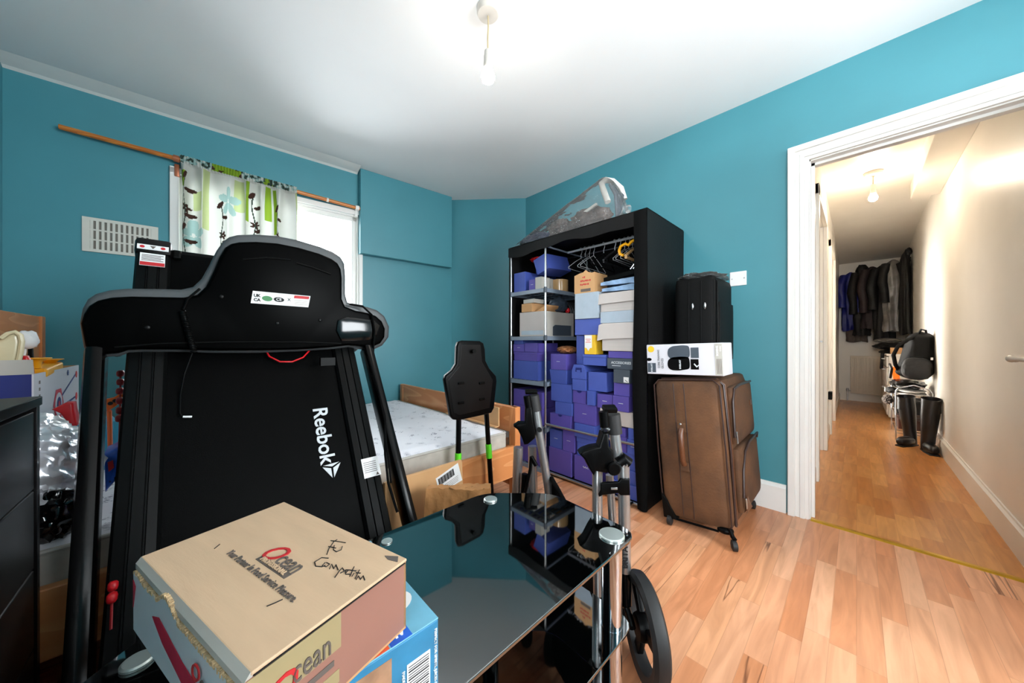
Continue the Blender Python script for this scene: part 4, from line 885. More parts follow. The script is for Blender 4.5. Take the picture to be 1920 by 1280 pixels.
ob(MB().box(LX+0.0006, LX+0.001, -0.068, -0.010, 0.034, 0.040), 'printed_bar', M['greyprint'])
text('printed_logo', 'O', 0.026, w_ @ Vector((0.06, -LY-0.0045, 0.052)), r3 @ Vector((1, 0, 0)), UP, M['redprint'], OB, shear=0.3)
text('printed_logo', 'cean', 0.020, w_ @ Vector((0.09, -LY-0.0045, 0.050)), r3 @ Vector((1, 0, 0)), UP, M['greyprint'], OB, sx=0.9)
ob(MB().prism([(0.125, -0.062+0.14, LZ), (0.135, 0.075, LZ), (0.15, 0.078, LZ), (0.142, 0.086, LZ)], (0, 0, 0.0006)), 'dark_scuff', M['greyprint'])

# ---------------- flattened cardboard, paper bag ----------------
fc = thing('flat_cardboard_box', 'flattened brown cardboard box with a barcode label leaning before the bed rail', 'cardboard', (0.66, 1.25, 0))
FT = Matrix.Translation((0.42, 1.235, 0.0)) @ Matrix.Rotation(math.radians(-4), 4, 'X')
MB().box(0.112, 0.475, 0, 0.02, 0, 0.452, FT, 0.003).build('panel', M['card'], fc)
MB().box(0.112, 0.475, 0.021, 0.028, 0.10, 0.445, FT, 0.003).build('rear_panel', M['card'], fc)
MB().prism([FT @ Vector(p) for p in ((0.12, -0.001, 0.40), (0.20, -0.001, 0.41), (0.25, -0.03, 0.18), (0.12, -0.03, 0.14))], (0.0, 0.002, 0.0)).build('flap', M['card'], fc)
lp = MB().prism([FT @ Vector(p) for p in ((0.333, -0.0005, 0.407), (0.450, -0.0005, 0.445), (0.470, -0.0005, 0.362), (0.350, -0.0005, 0.336))], (0, -0.0005, 0)).build('shipping_label', M['whitelabel'], fc)
for k in range(16):
    t = k/15; a_ = Vector((0.346+0.075*t, -0.0012, 0.402+0.024*t)); MB().bar(FT @ a_, FT @ (a_+Vector((0.006, 0, -0.030))), 0.0035 if k % 3 else 0.0055, 0.0004, (0, -1, 0)).build('barcode_line', M['blackprint'], lp)
for k in range(4): MB().bar(FT @ Vector((0.358, -0.0012, 0.362-k*0.007)), FT @ Vector((0.448, -0.0012, 0.389-k*0.007)), 0.0004, 0.0015, (0, 0, 1)).build('print_line', M['greyprint'], lp)
pb = MB(); b2 = bmesh.new(); bmesh.ops.create_cube(b2, size=1); bmesh.ops.subdivide_edges(b2, edges=b2.edges[:], cuts=22, use_grid_fill=True)
for v in b2.verts:
    k = noise.noise(v.co*5)*0.012+abs(noise.noise(v.co*11))*0.012; p = v.co
    v.co = Vector((0.748, 1.085, 0))+RGT*(p.x*(0.275-0.03*(p.z+.5))+k*0.3)+FWD*(p.y*(0.09-0.05*(p.z+.5))+k*1.2)+UP*(0.214+p.z*0.424+k*0.35)
pb.merge(b2); tag(pb.build('paper_bag', M['paperbag'], smooth=60), 'crumpled brown paper bag standing behind the glass stand', 'bag')

# ---------------- exercise board on two poles ----------------
ex = thing('exercise_bench', 'black shaped board raised on two black poles with lime green bands', 'exercise equipment', (0.98, 1.25, 0))
oc = [(860, 641), (868, 638), (900, 639), (907, 643), (910, 655), (911, 676), (918, 690), (931, 705), (932, 715), (927, 765), (922, 774), (912, 777), (862, 788), (851, 787), (845, 780), (834, 712), (836, 704), (848, 694), (856, 682), (857, 650)]
MB().prism([aty(x, y, 1.335) for x, y in oc], (0.004, 0.03, 0), 0.008, 3).build('board', M['black'], ex, smooth=50)
MB().prism([aty(x, y, 1.3335) for x, y in [(866, 646), (901, 646), (904, 678), (924, 712), (918, 764), (862, 778), (851, 774), (841, 712), (862, 686)]], (0, 0.003, 0), 0.001).build('pad_panel', M['blackedge'], ex)
p1 = [aty(861, 735, 1.385), aty(860, 790, 1.385), aty(859, 866, 1.37)]; e1 = p1[2]+(p1[2]-p1[1]).normalized()*0.42; e1.z = 0.03
p2 = [aty(909, 725, 1.385), aty(913, 790, 1.385), aty(921, 915, 1.37)]; e2 = aty(924, 960, 1.365); e2.z = 0.03
MB().tube(p1+[e1], 0.0135, 14).build('pole', M['tube'], ex, smooth=True); MB().tube(p2+[e2], 0.0135, 14).build('pole', M['tube'], ex, smooth=True)
g = lambda a, b, t: a+(b-a)*t
MB().tube([aty(859.2, 849, 1.373), aty(859, 866, 1.37)], 0.0165, 16).build('green_band', M['green'], ex, smooth=True)
MB().tube([aty(915.7, 832, 1.38), aty(917.4, 858, 1.376)], 0.0165, 16).build('green_band', M['green'], ex, smooth=True)
MB().bar((e1.x-0.06, e1.y, 0.02), (e2.x+0.06, e2.y, 0.02), 0.04, 0.035, bev=0.006).build('base_bar', M['tube'], ex)
MB().lathe([(0.008, 0), (0.008, 0.012), (0.011, 0.014), (0.011, 0.02)], 14, Matrix.Translation(aty(885, 658, 1.333)) @ Matrix.Rotation(PI/2, 4, 'X')).build('bolt', M['rail'], ex, smooth=True)
for px, py in ((864, 718), (864, 755), (903, 718), (903, 748)): MB().box(-0.016, 0.016, -0.008, 0, -0.006, 0.006, Matrix.Translation(aty(px, py, 1.333)), 0.002).build('bracket', M['tube'], ex)

# ---------------- folded pushchair ----------------
pc = thing('folded_pushchair', 'folded silver pushchair standing behind the glass stand with big rear wheel', 'pushchair', (1.02, 0.72, 0))
R1 = 1.075
def tb(pts, r, m, nm, seg=16, **k): return MB().tube(pts, r, seg, **k).build(nm, m, pc, smooth=True)
# near side (right in the photo)
def gp(px, py, z):  # point on the floor side of a tube at height z along the ray column px
    d = FWD+RGT*((px-960)/FPX); return d
def col(px, z, t): d = FWD+RGT*((px-960)/FPX); return Vector((d.x*t, d.y*t, z))
tb([at(1120, 880, R1), at(1120, 1000, R1), col(1122, 0.18, R1)], 0.0165, M['alu'], 'frame_tube')
tb([at(1143, 890, R1+.04), at(1150, 1000, R1+.04), col(1154, 0.16, R1+.03)], 0.013, M['alu'], 'frame_tube')
tb([at(1169, 868, R1-.01), at(1171, 1000, R1-.01), at(1172, 1070, R1-.01)], 0.0185, M['alu'], 'frame_tube')
tb([at(1172, 1070, R1-.01), col(1174, 0.17, R1-.03)], 0.0175, M['tube'], 'lower_tube')
text('lettering', 'BRITA', 0.026, at(1172, 1045, R1-.031), (0, 0, 1), -RGT, M['blackprint'], pc, bold=0.0006)
tb([at(1152, 812, R1+.01), at(1157, 850, R1+.01), at(1163, 885, R1+.01)], 0.0175, M['alu'], 'handle_tube')
tb([at(1149, 776, R1+.01), at(1153, 812, R1+.01)], 0.0235, M['rubber'], 'hand_grip')
tb([at(1131, 771, R1-.02), at(1134, 800, R1-.02)], 0.015, M['black'], 'handle_joint')
MB().box(-0.022, 0.022, -0.016, 0.016, -0.008, 0.008, Matrix.Translation(at(1143, 766, R1)) @ Matrix.Rotation(-0.7, 4, 'Z') @ Matrix.Rotation(0.35, 4, 'X'), 0.004).build('joint_cap', M['black'], pc, smooth=True)
tb([at(1129, 804, R1), at(1133, 800, R1-.01), at(1142, 806, R1-.01)], 0.006, M['greyrim'], 'pivot_pin')
def prc(pts, t, thick, m, nm, bev=0.006):
    MB().prism([at(x, y, t) for x, y in pts], FWD*thick, bev).build(nm, m, pc, smooth=50)
prc([(1131, 812), (1142, 812), (1143, 838), (1150, 845), (1152, 872), (1148, 884), (1138, 888), (1118, 884), (1114, 893), (1106, 880), (1097, 862), (1087, 852), (1094, 846), (1110, 840), (1124, 838)], R1-.035, 0.05, M['black'], 'folding_joint')
tb([at(1146, 876, R1-.045), at(1147, 876, R1-.03)], 0.0, M['black'], 'pivot_disc') if False else None
MB().lathe([(0.021, 0), (0.021, 0.014), (0.017, 0.018)], 20, Matrix.Translation(at(1149, 876, R1-.03)) @ Matrix.Rotation(-YAW, 4, 'Z') @ Matrix.Rotation(PI/2, 4, 'X')).build('pivot_disc', M['black'], pc, smooth=True)
tb([at(1160, 868, R1-.01), at(1169, 860, R1-.01), at(1178, 868, R1-.01)], [0.019, 0.020, 0.019], M['black'], 'tube_cap')
MB().lathe([(0.0045, 0), (0.003, 0.004)], 12, Matrix.Translation(at(1175, 872, R1-.031)) @ Matrix.Rotation(-YAW, 4, 'Z') @ Matrix.Rotation(PI/2, 4, 'X')).build('rivet', M['steel'], pc)
prc([(1127, 908), (1131, 905), (1160, 904), (1164, 898), (1181, 898), (1182, 929), (1164, 929), (1160, 925), (1131, 928), (1124, 932), (1123, 928), (1127, 920)], R1-.035, 0.012, M['black'], 'carry_clip', 0.003)
prc([(1146, 914), (1158, 914), (1158, 918), (1146, 918)], R1-.0365, 0.003, M['alu'], 'clip_slot', 0.0005)
# far side (left in the photo)
R2 = 1.56
tb([at(972, 838, R2), at(969, 920, R2), col(966, 0.15, R2)], 0.0225, M['alu'], 'frame_tube')
tb([at(998, 836, R2+.03), at(1000, 925, R2+.03), col(1003, 0.15, R2+.03)], 0.0205, M['alu'], 'frame_tube')
tb([at(1005, 770, R2-.02), at(1011, 812, R2-.02), at(1020, 865, R2-.02), at(1028, 915, R2-.02), col(1034, 0.20, R2-.02)], 0.0195, M['alu'], 'frame_tube')
tb([at(999, 741, R2-.02), at(1004, 770, R2-.02)], 0.029, M['rubber'], 'hand_grip')
tb([at(988, 742, R2-.05), at(992, 768, R2-.05)], 0.017, M['black'], 'handle_joint')
MB().box(-0.028, 0.028, -0.016, 0.016, -0.008, 0.008, Matrix.Translation(at(996, 734, R2-.03)) @ Matrix.Rotation(-0.7, 4, 'Z') @ Matrix.Rotation(0.3, 4, 'X'), 0.004).build('joint_cap', M['black'], pc, smooth=True)
prc([(985, 765), (997, 762), (1000, 790), (1005, 812), (1003, 822), (990, 833), (983, 834), (978, 820), (971, 806), (963, 800), (972, 794), (984, 794)], R2-.07, 0.06, M['black'], 'folding_joint')
tb([at(1011, 805, R2-.06), at(1012, 806, R2-.035)], 0.011, M['black'], 'rivet')
tb([at(996, 856, R2-.06), at(994, 880, R2-.06), at(986, 918, R2-.06), at(984, 925, R2-.06)], 0.007, M['black'], 'brake_cable')
tb([at(996, 856, R2-.06), at(1005, 872, R2-.06)], 0.010, M['black'], 'lever')
tb([at(984, 888, R2-.04), at(982, 925, R2-.04)], 0.014, M['black'], 'strap')
# seat fabric slung between the two sides
A_ = at(1034, 900, R2-.03); B_ = at(1125, 970, R1+.02)
mb = MB()
def seatf(u, v):
    p = A_.lerp(B_, u); dr_ = 0.06+0.26*v; return (p.x-0.03*v+0.012*math.sin(u*9+v*4), p.y-0.02*math.sin(u*PI), p.z-dr_*(0.35+0.65*v)+0.04-0.10*math.sin(u*PI)*(1-v*0.4))
mb.grid(seatf, 30, 16); mb.grid(lambda u, v: tuple(Vector(seatf(u, v))+Vector((0.012, 0.01, 0))), 30, 16); mb.build('seat_fabric', M['fabblack'], pc, smooth=True)
tb([A_+Vector((0, 0, .01)), A_.lerp(B_, .5)+Vector((0, 0, -.075)), B_+Vector((0, 0, .01))], 0.010, M['fabblack'], 'seat_edge')
# wheels: plane roughly across the photo line of sight
def wheel(c, r, ang, nm='wheel'):
    T = Matrix.Translation(c) @ Matrix.Rotation(ang, 4, 'Z') @ Matrix.Rotation(PI/2, 4, 'X')
    wg = MB(); prof = [(r-0.036, -0.018), (r-0.014, -0.023), (r-0.003, -0.015), (r, 0), (r-0.003, 0.015), (r-0.014, 0.023), (r-0.036, 0.018), (r-0.040, 0.0), (r-0.036, -0.018)]
    b2 = bmesh.new(); S = 56; rings = [[b2.verts.new((a*math.cos(2*PI*j/S), a*math.sin(2*PI*j/S), z)) for j in range(S)] for a, z in prof[:-1]]
    for i in range(len(rings)):
        for j in range(S): q = rings[(i+1) % len(rings)]; b2.faces.new((rings[i][j], rings[i][(j+1) % S], q[(j+1) % S], q[j]))
    wg.merge(b2, T); wv = wg.build(nm, M['rubber'], pc, smooth=True)
    MB().lathe([(0.034, -0.022), (0.038, -0.012), (0.038, 0.012), (0.034, 0.022)], 28, T).build('hub', M['black'], wv, smooth=True)
    for k in range(3):
        a = 2*PI*k/3+0.9
        MB().prism([T @ Vector((0.03*math.cos(a-.5), 0.03*math.sin(a-.5), -0.009)), T @ Vector(((r-0.03)*math.cos(a-.16), (r-0.03)*math.sin(a-.16), -0.009)), T @ Vector(((r-0.03)*math.cos(a+.16), (r-0.03)*math.sin(a+.16), -0.009)), T @ Vector((0.03*math.cos(a+.5), 0.03*math.sin(a+.5), -0.009))], T.to_3x3() @ Vector((0, 0, 0.018)), 0.004).build('spoke', M['black'], wv, smooth=True)
    return wv
WC = at(1207, 1167, 0.992); WC.z = 0.145
wheel(WC, 0.144, math.radians(46))
wheel(col(1150, 0.10, 1.20), 0.098, math.radians(40)); wheel(col(985, 0.153, 1.62), 0.152, math.radians(48)); wheel(col(1040, 0.10, 1.50), 0.098, math.radians(20))
tb([WC+Vector((-.03, 0.02, 0)), col(1174, 0.17, R1-.03), col(1154, 0.16, R1+.03), col(1003, 0.15, R2+.03), col(966, 0.15, R2)], 0.010, M['tube'], 'axle')
tb([col(1122, 0.18, R1), col(1174, 0.17, R1-.03)], 0.012, M['tube'], 'axle_bracket')
tb([col(1150, 0.10, 1.18), col(1122, 0.18, R1)], 0.010, M['tube'], 'fork'); tb([col(1040, 0.10, 1.50), col(1034, 0.20, R2-.02)], 0.010, M['tube'], 'fork')

# ---------------- wardrobe ----------------
wd = thing('fabric_wardrobe', 'tall black fabric covered wardrobe with open front full of boxes', 'wardrobe', (2.19, 1.43, 0))
HX0, HX1, HY0, HY1, HZ = 1.90, 2.485, 0.845, 2.015, 1.775
fb = MB()
def sag(u, v): y = HY0+(HY1-HY0)*u; return (HX0+(HX1-HX0)*v, y, HZ+0.006-0.006*math.sin(u*PI)*math.sin(v*PI))
fb.grid(sag, 20, 12); fb.box(HX0, HX1, HY0, HY1, HZ-0.004, HZ-0.001)
fb.build('top_cover', M['fabblack2'], wd, smooth=True)
fb = MB(); fb.box(HX1-0.004, HX1, HY0, HY1, 0.015, HZ); fb.build('rear_cover', M['fabblack2'], wd)
def side(u, v, y, k): return (HX0+(HX1-HX0)*u, y+k*0.006*math.sin(u*7+v*4)*math.sin(v*PI), 0.015+(HZ-0.015)*v)
for y, k in ((HY0-0.002, -1), (HY1+0.002, 1)):
    fb = MB(); fb.grid(lambda u, v: side(u, v, y, k), 20, 30); fb.grid(lambda u, v: side(u, v, y-k*0.004, k), 20, 30); fb.build('side_cover', M['fabblack2'], wd, smooth=True)
# valance with wavy lower edge
fb = MB(); fb.grid(lambda u, v: (HX0-0.006-0.004*math.sin(u*14), HY0+(HY1-HY0)*u, HZ-v*(0.075+0.012*math.sin(u*9)+0.006*math.sin(u*23))), 50, 6)
fb.grid(lambda u, v: (HX0-0.002-0.004*math.sin(u*14), HY0+(HY1-HY0)*u, HZ-v*(0.075+0.012*math.sin(u*9)+0.006*math.sin(u*23))), 50, 6); fb.build('valance', M['fabblack2'], wd, smooth=True)
# rolled back flap at the right front edge
fb = MB(); fb.grid(lambda u, v: (HX0-0.012-0.010*math.sin(u*PI)+0.004*math.sin(v*11), HY0-0.004+(0.078+0.020*math.sin(v*PI*1.2)*(1-v)-0.022*(1-v)**3)*u, 0.012+(HZ-0.02)*v), 14, 44)
fb.grid(lambda u, v: (HX0-0.004+0.004*math.sin(v*11), HY0-0.004+(0.078+0.020*math.sin(v*PI*1.2)*(1-v)-0.022*(1-v)**3)*u, 0.012+(HZ-0.02)*v), 14, 44); fb.build('side_flap', M['fabblack'], wd, smooth=True)
MY = 1.628
def pole(p0, p1, r=0.008, m='steel', nm='pole'): return MB().tube([p0, p1], r, 12).build(nm, M[m], wd, smooth=True)
for x in (1.912, 2.465):
    for y in (2.004, MY, 0.862): pole((x, y, 0.0), (x, y, 1.765))
for x in (1.912, 2.465):
    pole((x, 0.862, 0.024), (x, 2.004, 0.024)); pole((x, 0.862, 1.76), (x, 2.004, 1.76))
pole((1.912, 0.862, 0.378), (1.912, MY, 0.378), 0.0085, 'steel', 'cross_rail')
pole((2.19, 0.862, 1.722), (2.19, MY, 1.722), 0.009, 'railwhite', 'hanging_rail')
for y in (0.862, MY): pole((1.912, y, 1.722), (2.465, y, 1.722), 0.007, 'resin', 'rail_bracket')
for z in (1.405, 1.040, 0.690, 0.345, 0.030):
    sb_ = MB(); zt = z
    sb_.box(1.903, 2.475, MY-0.006, MY+0.012, zt-0.030, zt); sb_.box(1.903, 2.475, 1.995, 2.012, zt-0.030, zt); sb_.box(1.903, 1.921, MY, 2.0, zt-0.030, zt); sb_.box(2.457, 2.475, MY, 2.0, zt-0.030, zt)
    for k in range(7): yy = MY+0.03+k*0.05; sb_.box(1.921, 2.457, yy, yy+0.018, zt-0.012, zt-0.001)
    for k in range(5): xx = 1.99+k*0.1; sb_.box(xx, xx+0.012, MY+0.012, 1.995, zt-0.018, zt-0.006)
    sh = sb_.build('shelf', M['resin'], wd)
    for y in (2.004, MY): MB().tube([(1.912, y, zt-0.036), (1.912, y, zt+0.008)], 0.0125, 12).build('clip', M['boxdark'], sh, smooth=True)
sb_ = MB(); sb_.box(1.92, 2.46, 0.87, MY-0.01, 0.020, 0.030); sb_.build('bottom_panel', M['fabblack'], wd)
for y in (2.0, 0.87): MB().tube([(1.912, y, 0.0), (1.912, y, 0.05)], 0.016, 12).build('foot_cap', M['black'], wd, smooth=True)
MB().tube([(1.90, 0.93, 0.035), (1.88, 0.95, 0.02), (1.885, 0.98, 0.012), (1.90, 1.0, 0.03)], 0.006, 8).build('loose_tie', M['fabblack'], wd, smooth=True)

BOXES = [
    ('L', 1.930, 0.280, 1.863, 1.993, 1.4065, 1.5680, 'blue', '', 'upright blue storage box standing at the left end of the top shelf'),
    ('L', 2.215, 0.200, 1.927, 2.000, 1.4065, 1.6670, 'blue', '', 'blue storage box set back behind the upright blue box on the top shelf'),
    ('L', 1.930, 0.080, 1.755, 1.821, 1.4065, 1.4920, 'violet', 'm', 'tiny violet gift box at the front of the top shelf'),
    ('L', 1.930, 0.100, 1.685, 1.752, 1.4065, 1.5030, 'grey', '', 'small pale grey carton left of the steel post on the top shelf'),
    ('L', 2.080, 0.100, 1.722, 1.775, 1.4065, 1.5100, 'grey', '', 'small pale grey carton right of the steel post on the top shelf'),
    ('L', 1.930, 0.380, 1.655, 1.924, 1.0415, 1.2370, 'white', 'w', 'long white cardboard tray box filling the second shelf'),
    ('L', 1.930, 0.180, 1.786, 1.905, 1.2385, 1.3060, 'card', '', 'small brown cardboard box standing on the white tray box'),
    ('L', 1.930, 0.120, 1.763, 1.881, 1.3075, 1.3390, 'grey', '', 'flat pale box lying on the small brown cardboard box'),
    ('L', 1.930, 0.300, 1.724, 2.000, 0.6915, 0.8430, 'blue', '', 'large blue storage box at the bottom of the third shelf stack'),
    ('L', 1.930, 0.300, 1.735, 2.000, 0.8445, 0.9150, 'violet', 'l', 'wide violet lidded box in the middle of the third shelf stack'),
    ('L', 1.930, 0.250, 1.872, 2.000, 0.9165, 0.9780, 'violet', 'm', 'small violet box with a white mark, left of the pair on the third shelf stack'),
    ('L', 1.930, 0.250, 1.724, 1.866, 0.9165, 0.9870, 'violet', '', 'plain small violet box, right of the pair on the third shelf stack'),
    ('L', 1.930, 0.250, 1.887, 1.993, 0.9795, 1.0400, 'blue', '', 'little blue box at the very top of the third shelf stack'),
    ('L', 1.930, 0.300, 1.680, 2.000, 0.3465, 0.4760, 'violet', '', 'wide violet box at the bottom of the fourth shelf'),
    ('L', 1.930, 0.280, 1.827, 2.000, 0.4775, 0.6060, 'violet', '', 'violet box stacked at the left on the fourth shelf'),
    ('L', 1.930, 0.280, 1.680, 1.809, 0.4775, 0.6040, 'violet', 'm', 'violet box with a white mark stacked at the right on the fourth shelf'),
    ('L', 1.930, 0.300, 1.680, 2.000, 0.0315, 0.1710, 'violet', '', 'large violet box on the wardrobe floor left of the steel post'),
    ('L', 1.930, 0.280, 1.696, 2.000, 0.1725, 0.2960, 'blue', '', 'blue box on top of the large floor box, left compartment'),
    ('R', 1.930, 0.340, 1.405, 1.612, 0.0315, 0.2080, 'violet', '', 'large plain violet box on the floor beside the steel post'),
    ('R', 1.930, 0.340, 1.193, 1.382, 0.0315, 0.2020, 'violet', 'M', 'largest violet box on the floor with a swirl mark on its front'),
    ('R', 1.930, 0.300, 1.495, 1.612, 0.2095, 0.3410, 'blue', 'm', 'square blue box sitting on the plain violet floor box'),
    ('R', 1.930, 0.300, 1.380, 1.485, 0.2095, 0.3590, 'violet', 'm', 'upright violet box between the square blue box and the lidded blue box'),
    ('R', 1.930, 0.300, 1.185, 1.368, 0.2035, 0.3330, 'blue', 'l', 'blue lidded box on the largest violet floor box'),
    ('R', 1.930, 0.300, 1.409, 1.600, 0.3605, 0.4660, 'violet', 'n', 'violet box with a scalloped notch, behind the horizontal steel bar'),
    ('R', 1.930, 0.300, 1.214, 1.379, 0.3345, 0.4280, 'blue', '', 'blue box directly behind the horizontal steel bar'),
    ('R', 1.930, 0.300, 1.400, 1.554, 0.4675, 0.5560, 'blue', '', 'blue box on top of the violet notched box'),
    ('R', 1.930, 0.300, 1.214, 1.391, 0.4295, 0.5660, 'violet', 'm', 'violet box with a white mark beside the white carton'),
    ('R', 1.930, 0.320, 1.409, 1.600, 0.5575, 0.6870, 'blue', '', 'broad blue box right of the steel post, under two stacked boxes'),
    ('R', 1.930, 0.300, 1.289, 1.400, 0.5675, 0.6560, 'violet', 'n', 'small violet box with a notch, bottom of the handled box column'),
    ('R', 1.930, 0.300, 1.289, 1.400, 0.6575, 0.7350, 'blue', '', 'small blue box in the middle of the handled box column'),
    ('R', 1.930, 0.300, 1.289, 1.409, 0.7365, 0.8370, 'blue', 'h', 'blue gable box with a carrying handle cut in its end'),
    ('R', 1.930, 0.300, 1.452, 1.611, 0.6885, 0.7900, 'blue', 't', 'blue tapered box under the violet box holding the woven basket'),
    ('R', 1.930, 0.300, 1.456, 1.600, 0.7915, 0.9080, 'violet', 'm', 'violet box with a white mark under the woven basket'),
    ('R', 1.930, 0.300, 1.218, 1.276, 0.5675, 0.6650, 'blue', '', 'narrow blue box wedged behind the pair of marked violet boxes'),
    ('R', 1.930, 0.300, 1.092, 1.206, 0.5595, 0.6510, 'violet', 'm', 'left one of the two adjoining violet boxes on the white carton'),
    ('R', 1.930, 0.300, 0.973, 1.084, 0.5595, 0.6550, 'violet', 'm', 'right one of the two adjoining violet boxes on the white carton'),
    ('R', 1.930, 0.320, 0.942, 1.185, 0.4635, 0.5580, 'white', '', 'white carton behind the pushchair handle'),
    ('R', 1.930, 0.300, 0.976, 1.084, 0.6565, 0.7370, 'violet', '', 'violet box under the dark grey tagged box'),
    ('R', 1.930, 0.300, 0.966, 1.077, 0.7385, 0.8230, 'dark', 'T', 'dark grey box with a small white tag'),
    ('R', 1.930, 0.300, 0.932, 1.126, 0.8245, 0.8930, 'dark', 'A', 'long dark grey accessories box with white lettering'),
    ('R', 1.930, 0.300, 0.955, 1.122, 0.8945, 0.9380, 'violet', '', 'flat violet box lying on the accessories box'),
    ('R', 1.930, 0.280, 1.134, 1.276, 0.6665, 0.7930, 'blue', '', 'blue box right behind the gable box, under the lidded blue box'),
    ('R', 1.930, 0.300, 1.134, 1.315, 0.8385, 0.9120, 'blue', 'l', 'blue lidded shoe box under the yellow and white carton'),
    ('R', 1.930, 0.100, 1.210, 1.298, 0.9135, 1.0440, 'yellow', 'Y', 'small upright yellow and white product carton'),
    ('R', 1.990, 0.240, 1.340, 1.406, 0.8385, 1.0440, 'blue', '', 'blue box standing on the gable box, right of the woven basket'),
    ('R', 1.930, 0.300, 1.177, 1.386, 1.0455, 1.1550, 'blue', '', 'blue box below the bluish white carton'),
    ('R', 1.930, 0.300, 1.189, 1.377, 1.1565, 1.3340, 'white2', '', 'square bluish white carton under the brown printed box'),
    ('R', 1.930, 0.160, 1.218, 1.386, 1.3355, 1.4820, 'card', 'C', 'brown printed cardboard box with red lettering and torn top'),
    ('R', 1.930, 0.300, 0.911, 1.161, 0.9395, 1.1190, 'white', 'F', 'lower white tray carton with its flap hanging down'),
    ('R', 1.930, 0.300, 0.921, 1.177, 1.1205, 1.1940, 'white2', '', 'pale grey flat carton between the two white tray cartons'),
    ('R', 1.930, 0.300, 0.925, 1.181, 1.1955, 1.3180, 'white', 'F', 'upper white tray carton at the top of the stack'),
    ('R', 1.930, 0.300, 0.905, 0.925, 0.5455, 0.6060, 'violet', 'm', 'upper small violet box at the right edge of the wardrobe'),
    ('R', 1.930, 0.300, 0.905, 0.925, 0.4635, 0.5440, 'violet', 'm', 'lower small violet box at the right edge of the wardrobe'),
    ('R', 1.930, 0.300, 0.905, 0.983, 0.3975, 0.4620, 'blue', '', 'blue box under the small violet boxes at the right edge'),
    ('R', 1.930, 0.300, 1.001, 1.081, 0.3995, 0.4540, 'violet', '', 'violet box partly hidden behind the pushchair grip'),
    ('R', 1.930, 0.300, 0.994, 1.088, 0.3065, 0.3980, 'violet', '', 'second violet box behind the pushchair tube'),
    ('R', 1.930, 0.300, 0.905, 0.987, 0.3065, 0.3960, 'blue', 'm', 'blue box with a light line, just above the steel bar end'),
    ('R', 1.930, 0.300, 0.905, 1.088, 0.2045, 0.3050, 'blue', '', 'blue box on the column behind the silver tubes, upper'),
    ('R', 1.930, 0.300, 0.908, 1.088, 0.1185, 0.2030, 'blue', 'l', 'blue lidded box on the column behind the silver tubes, middle'),
    ('R', 1.930, 0.300, 0.915, 1.088, 0.0315, 0.1170, 'blue', '', 'blue box on the wardrobe floor behind the silver tubes'),
]
BM = dict(blue='boxblue', violet='boxviolet', white='boxwhite', white2='boxwhite2', card='card', grey='boxgrey', dark='boxdark', yellow='boxyellow')
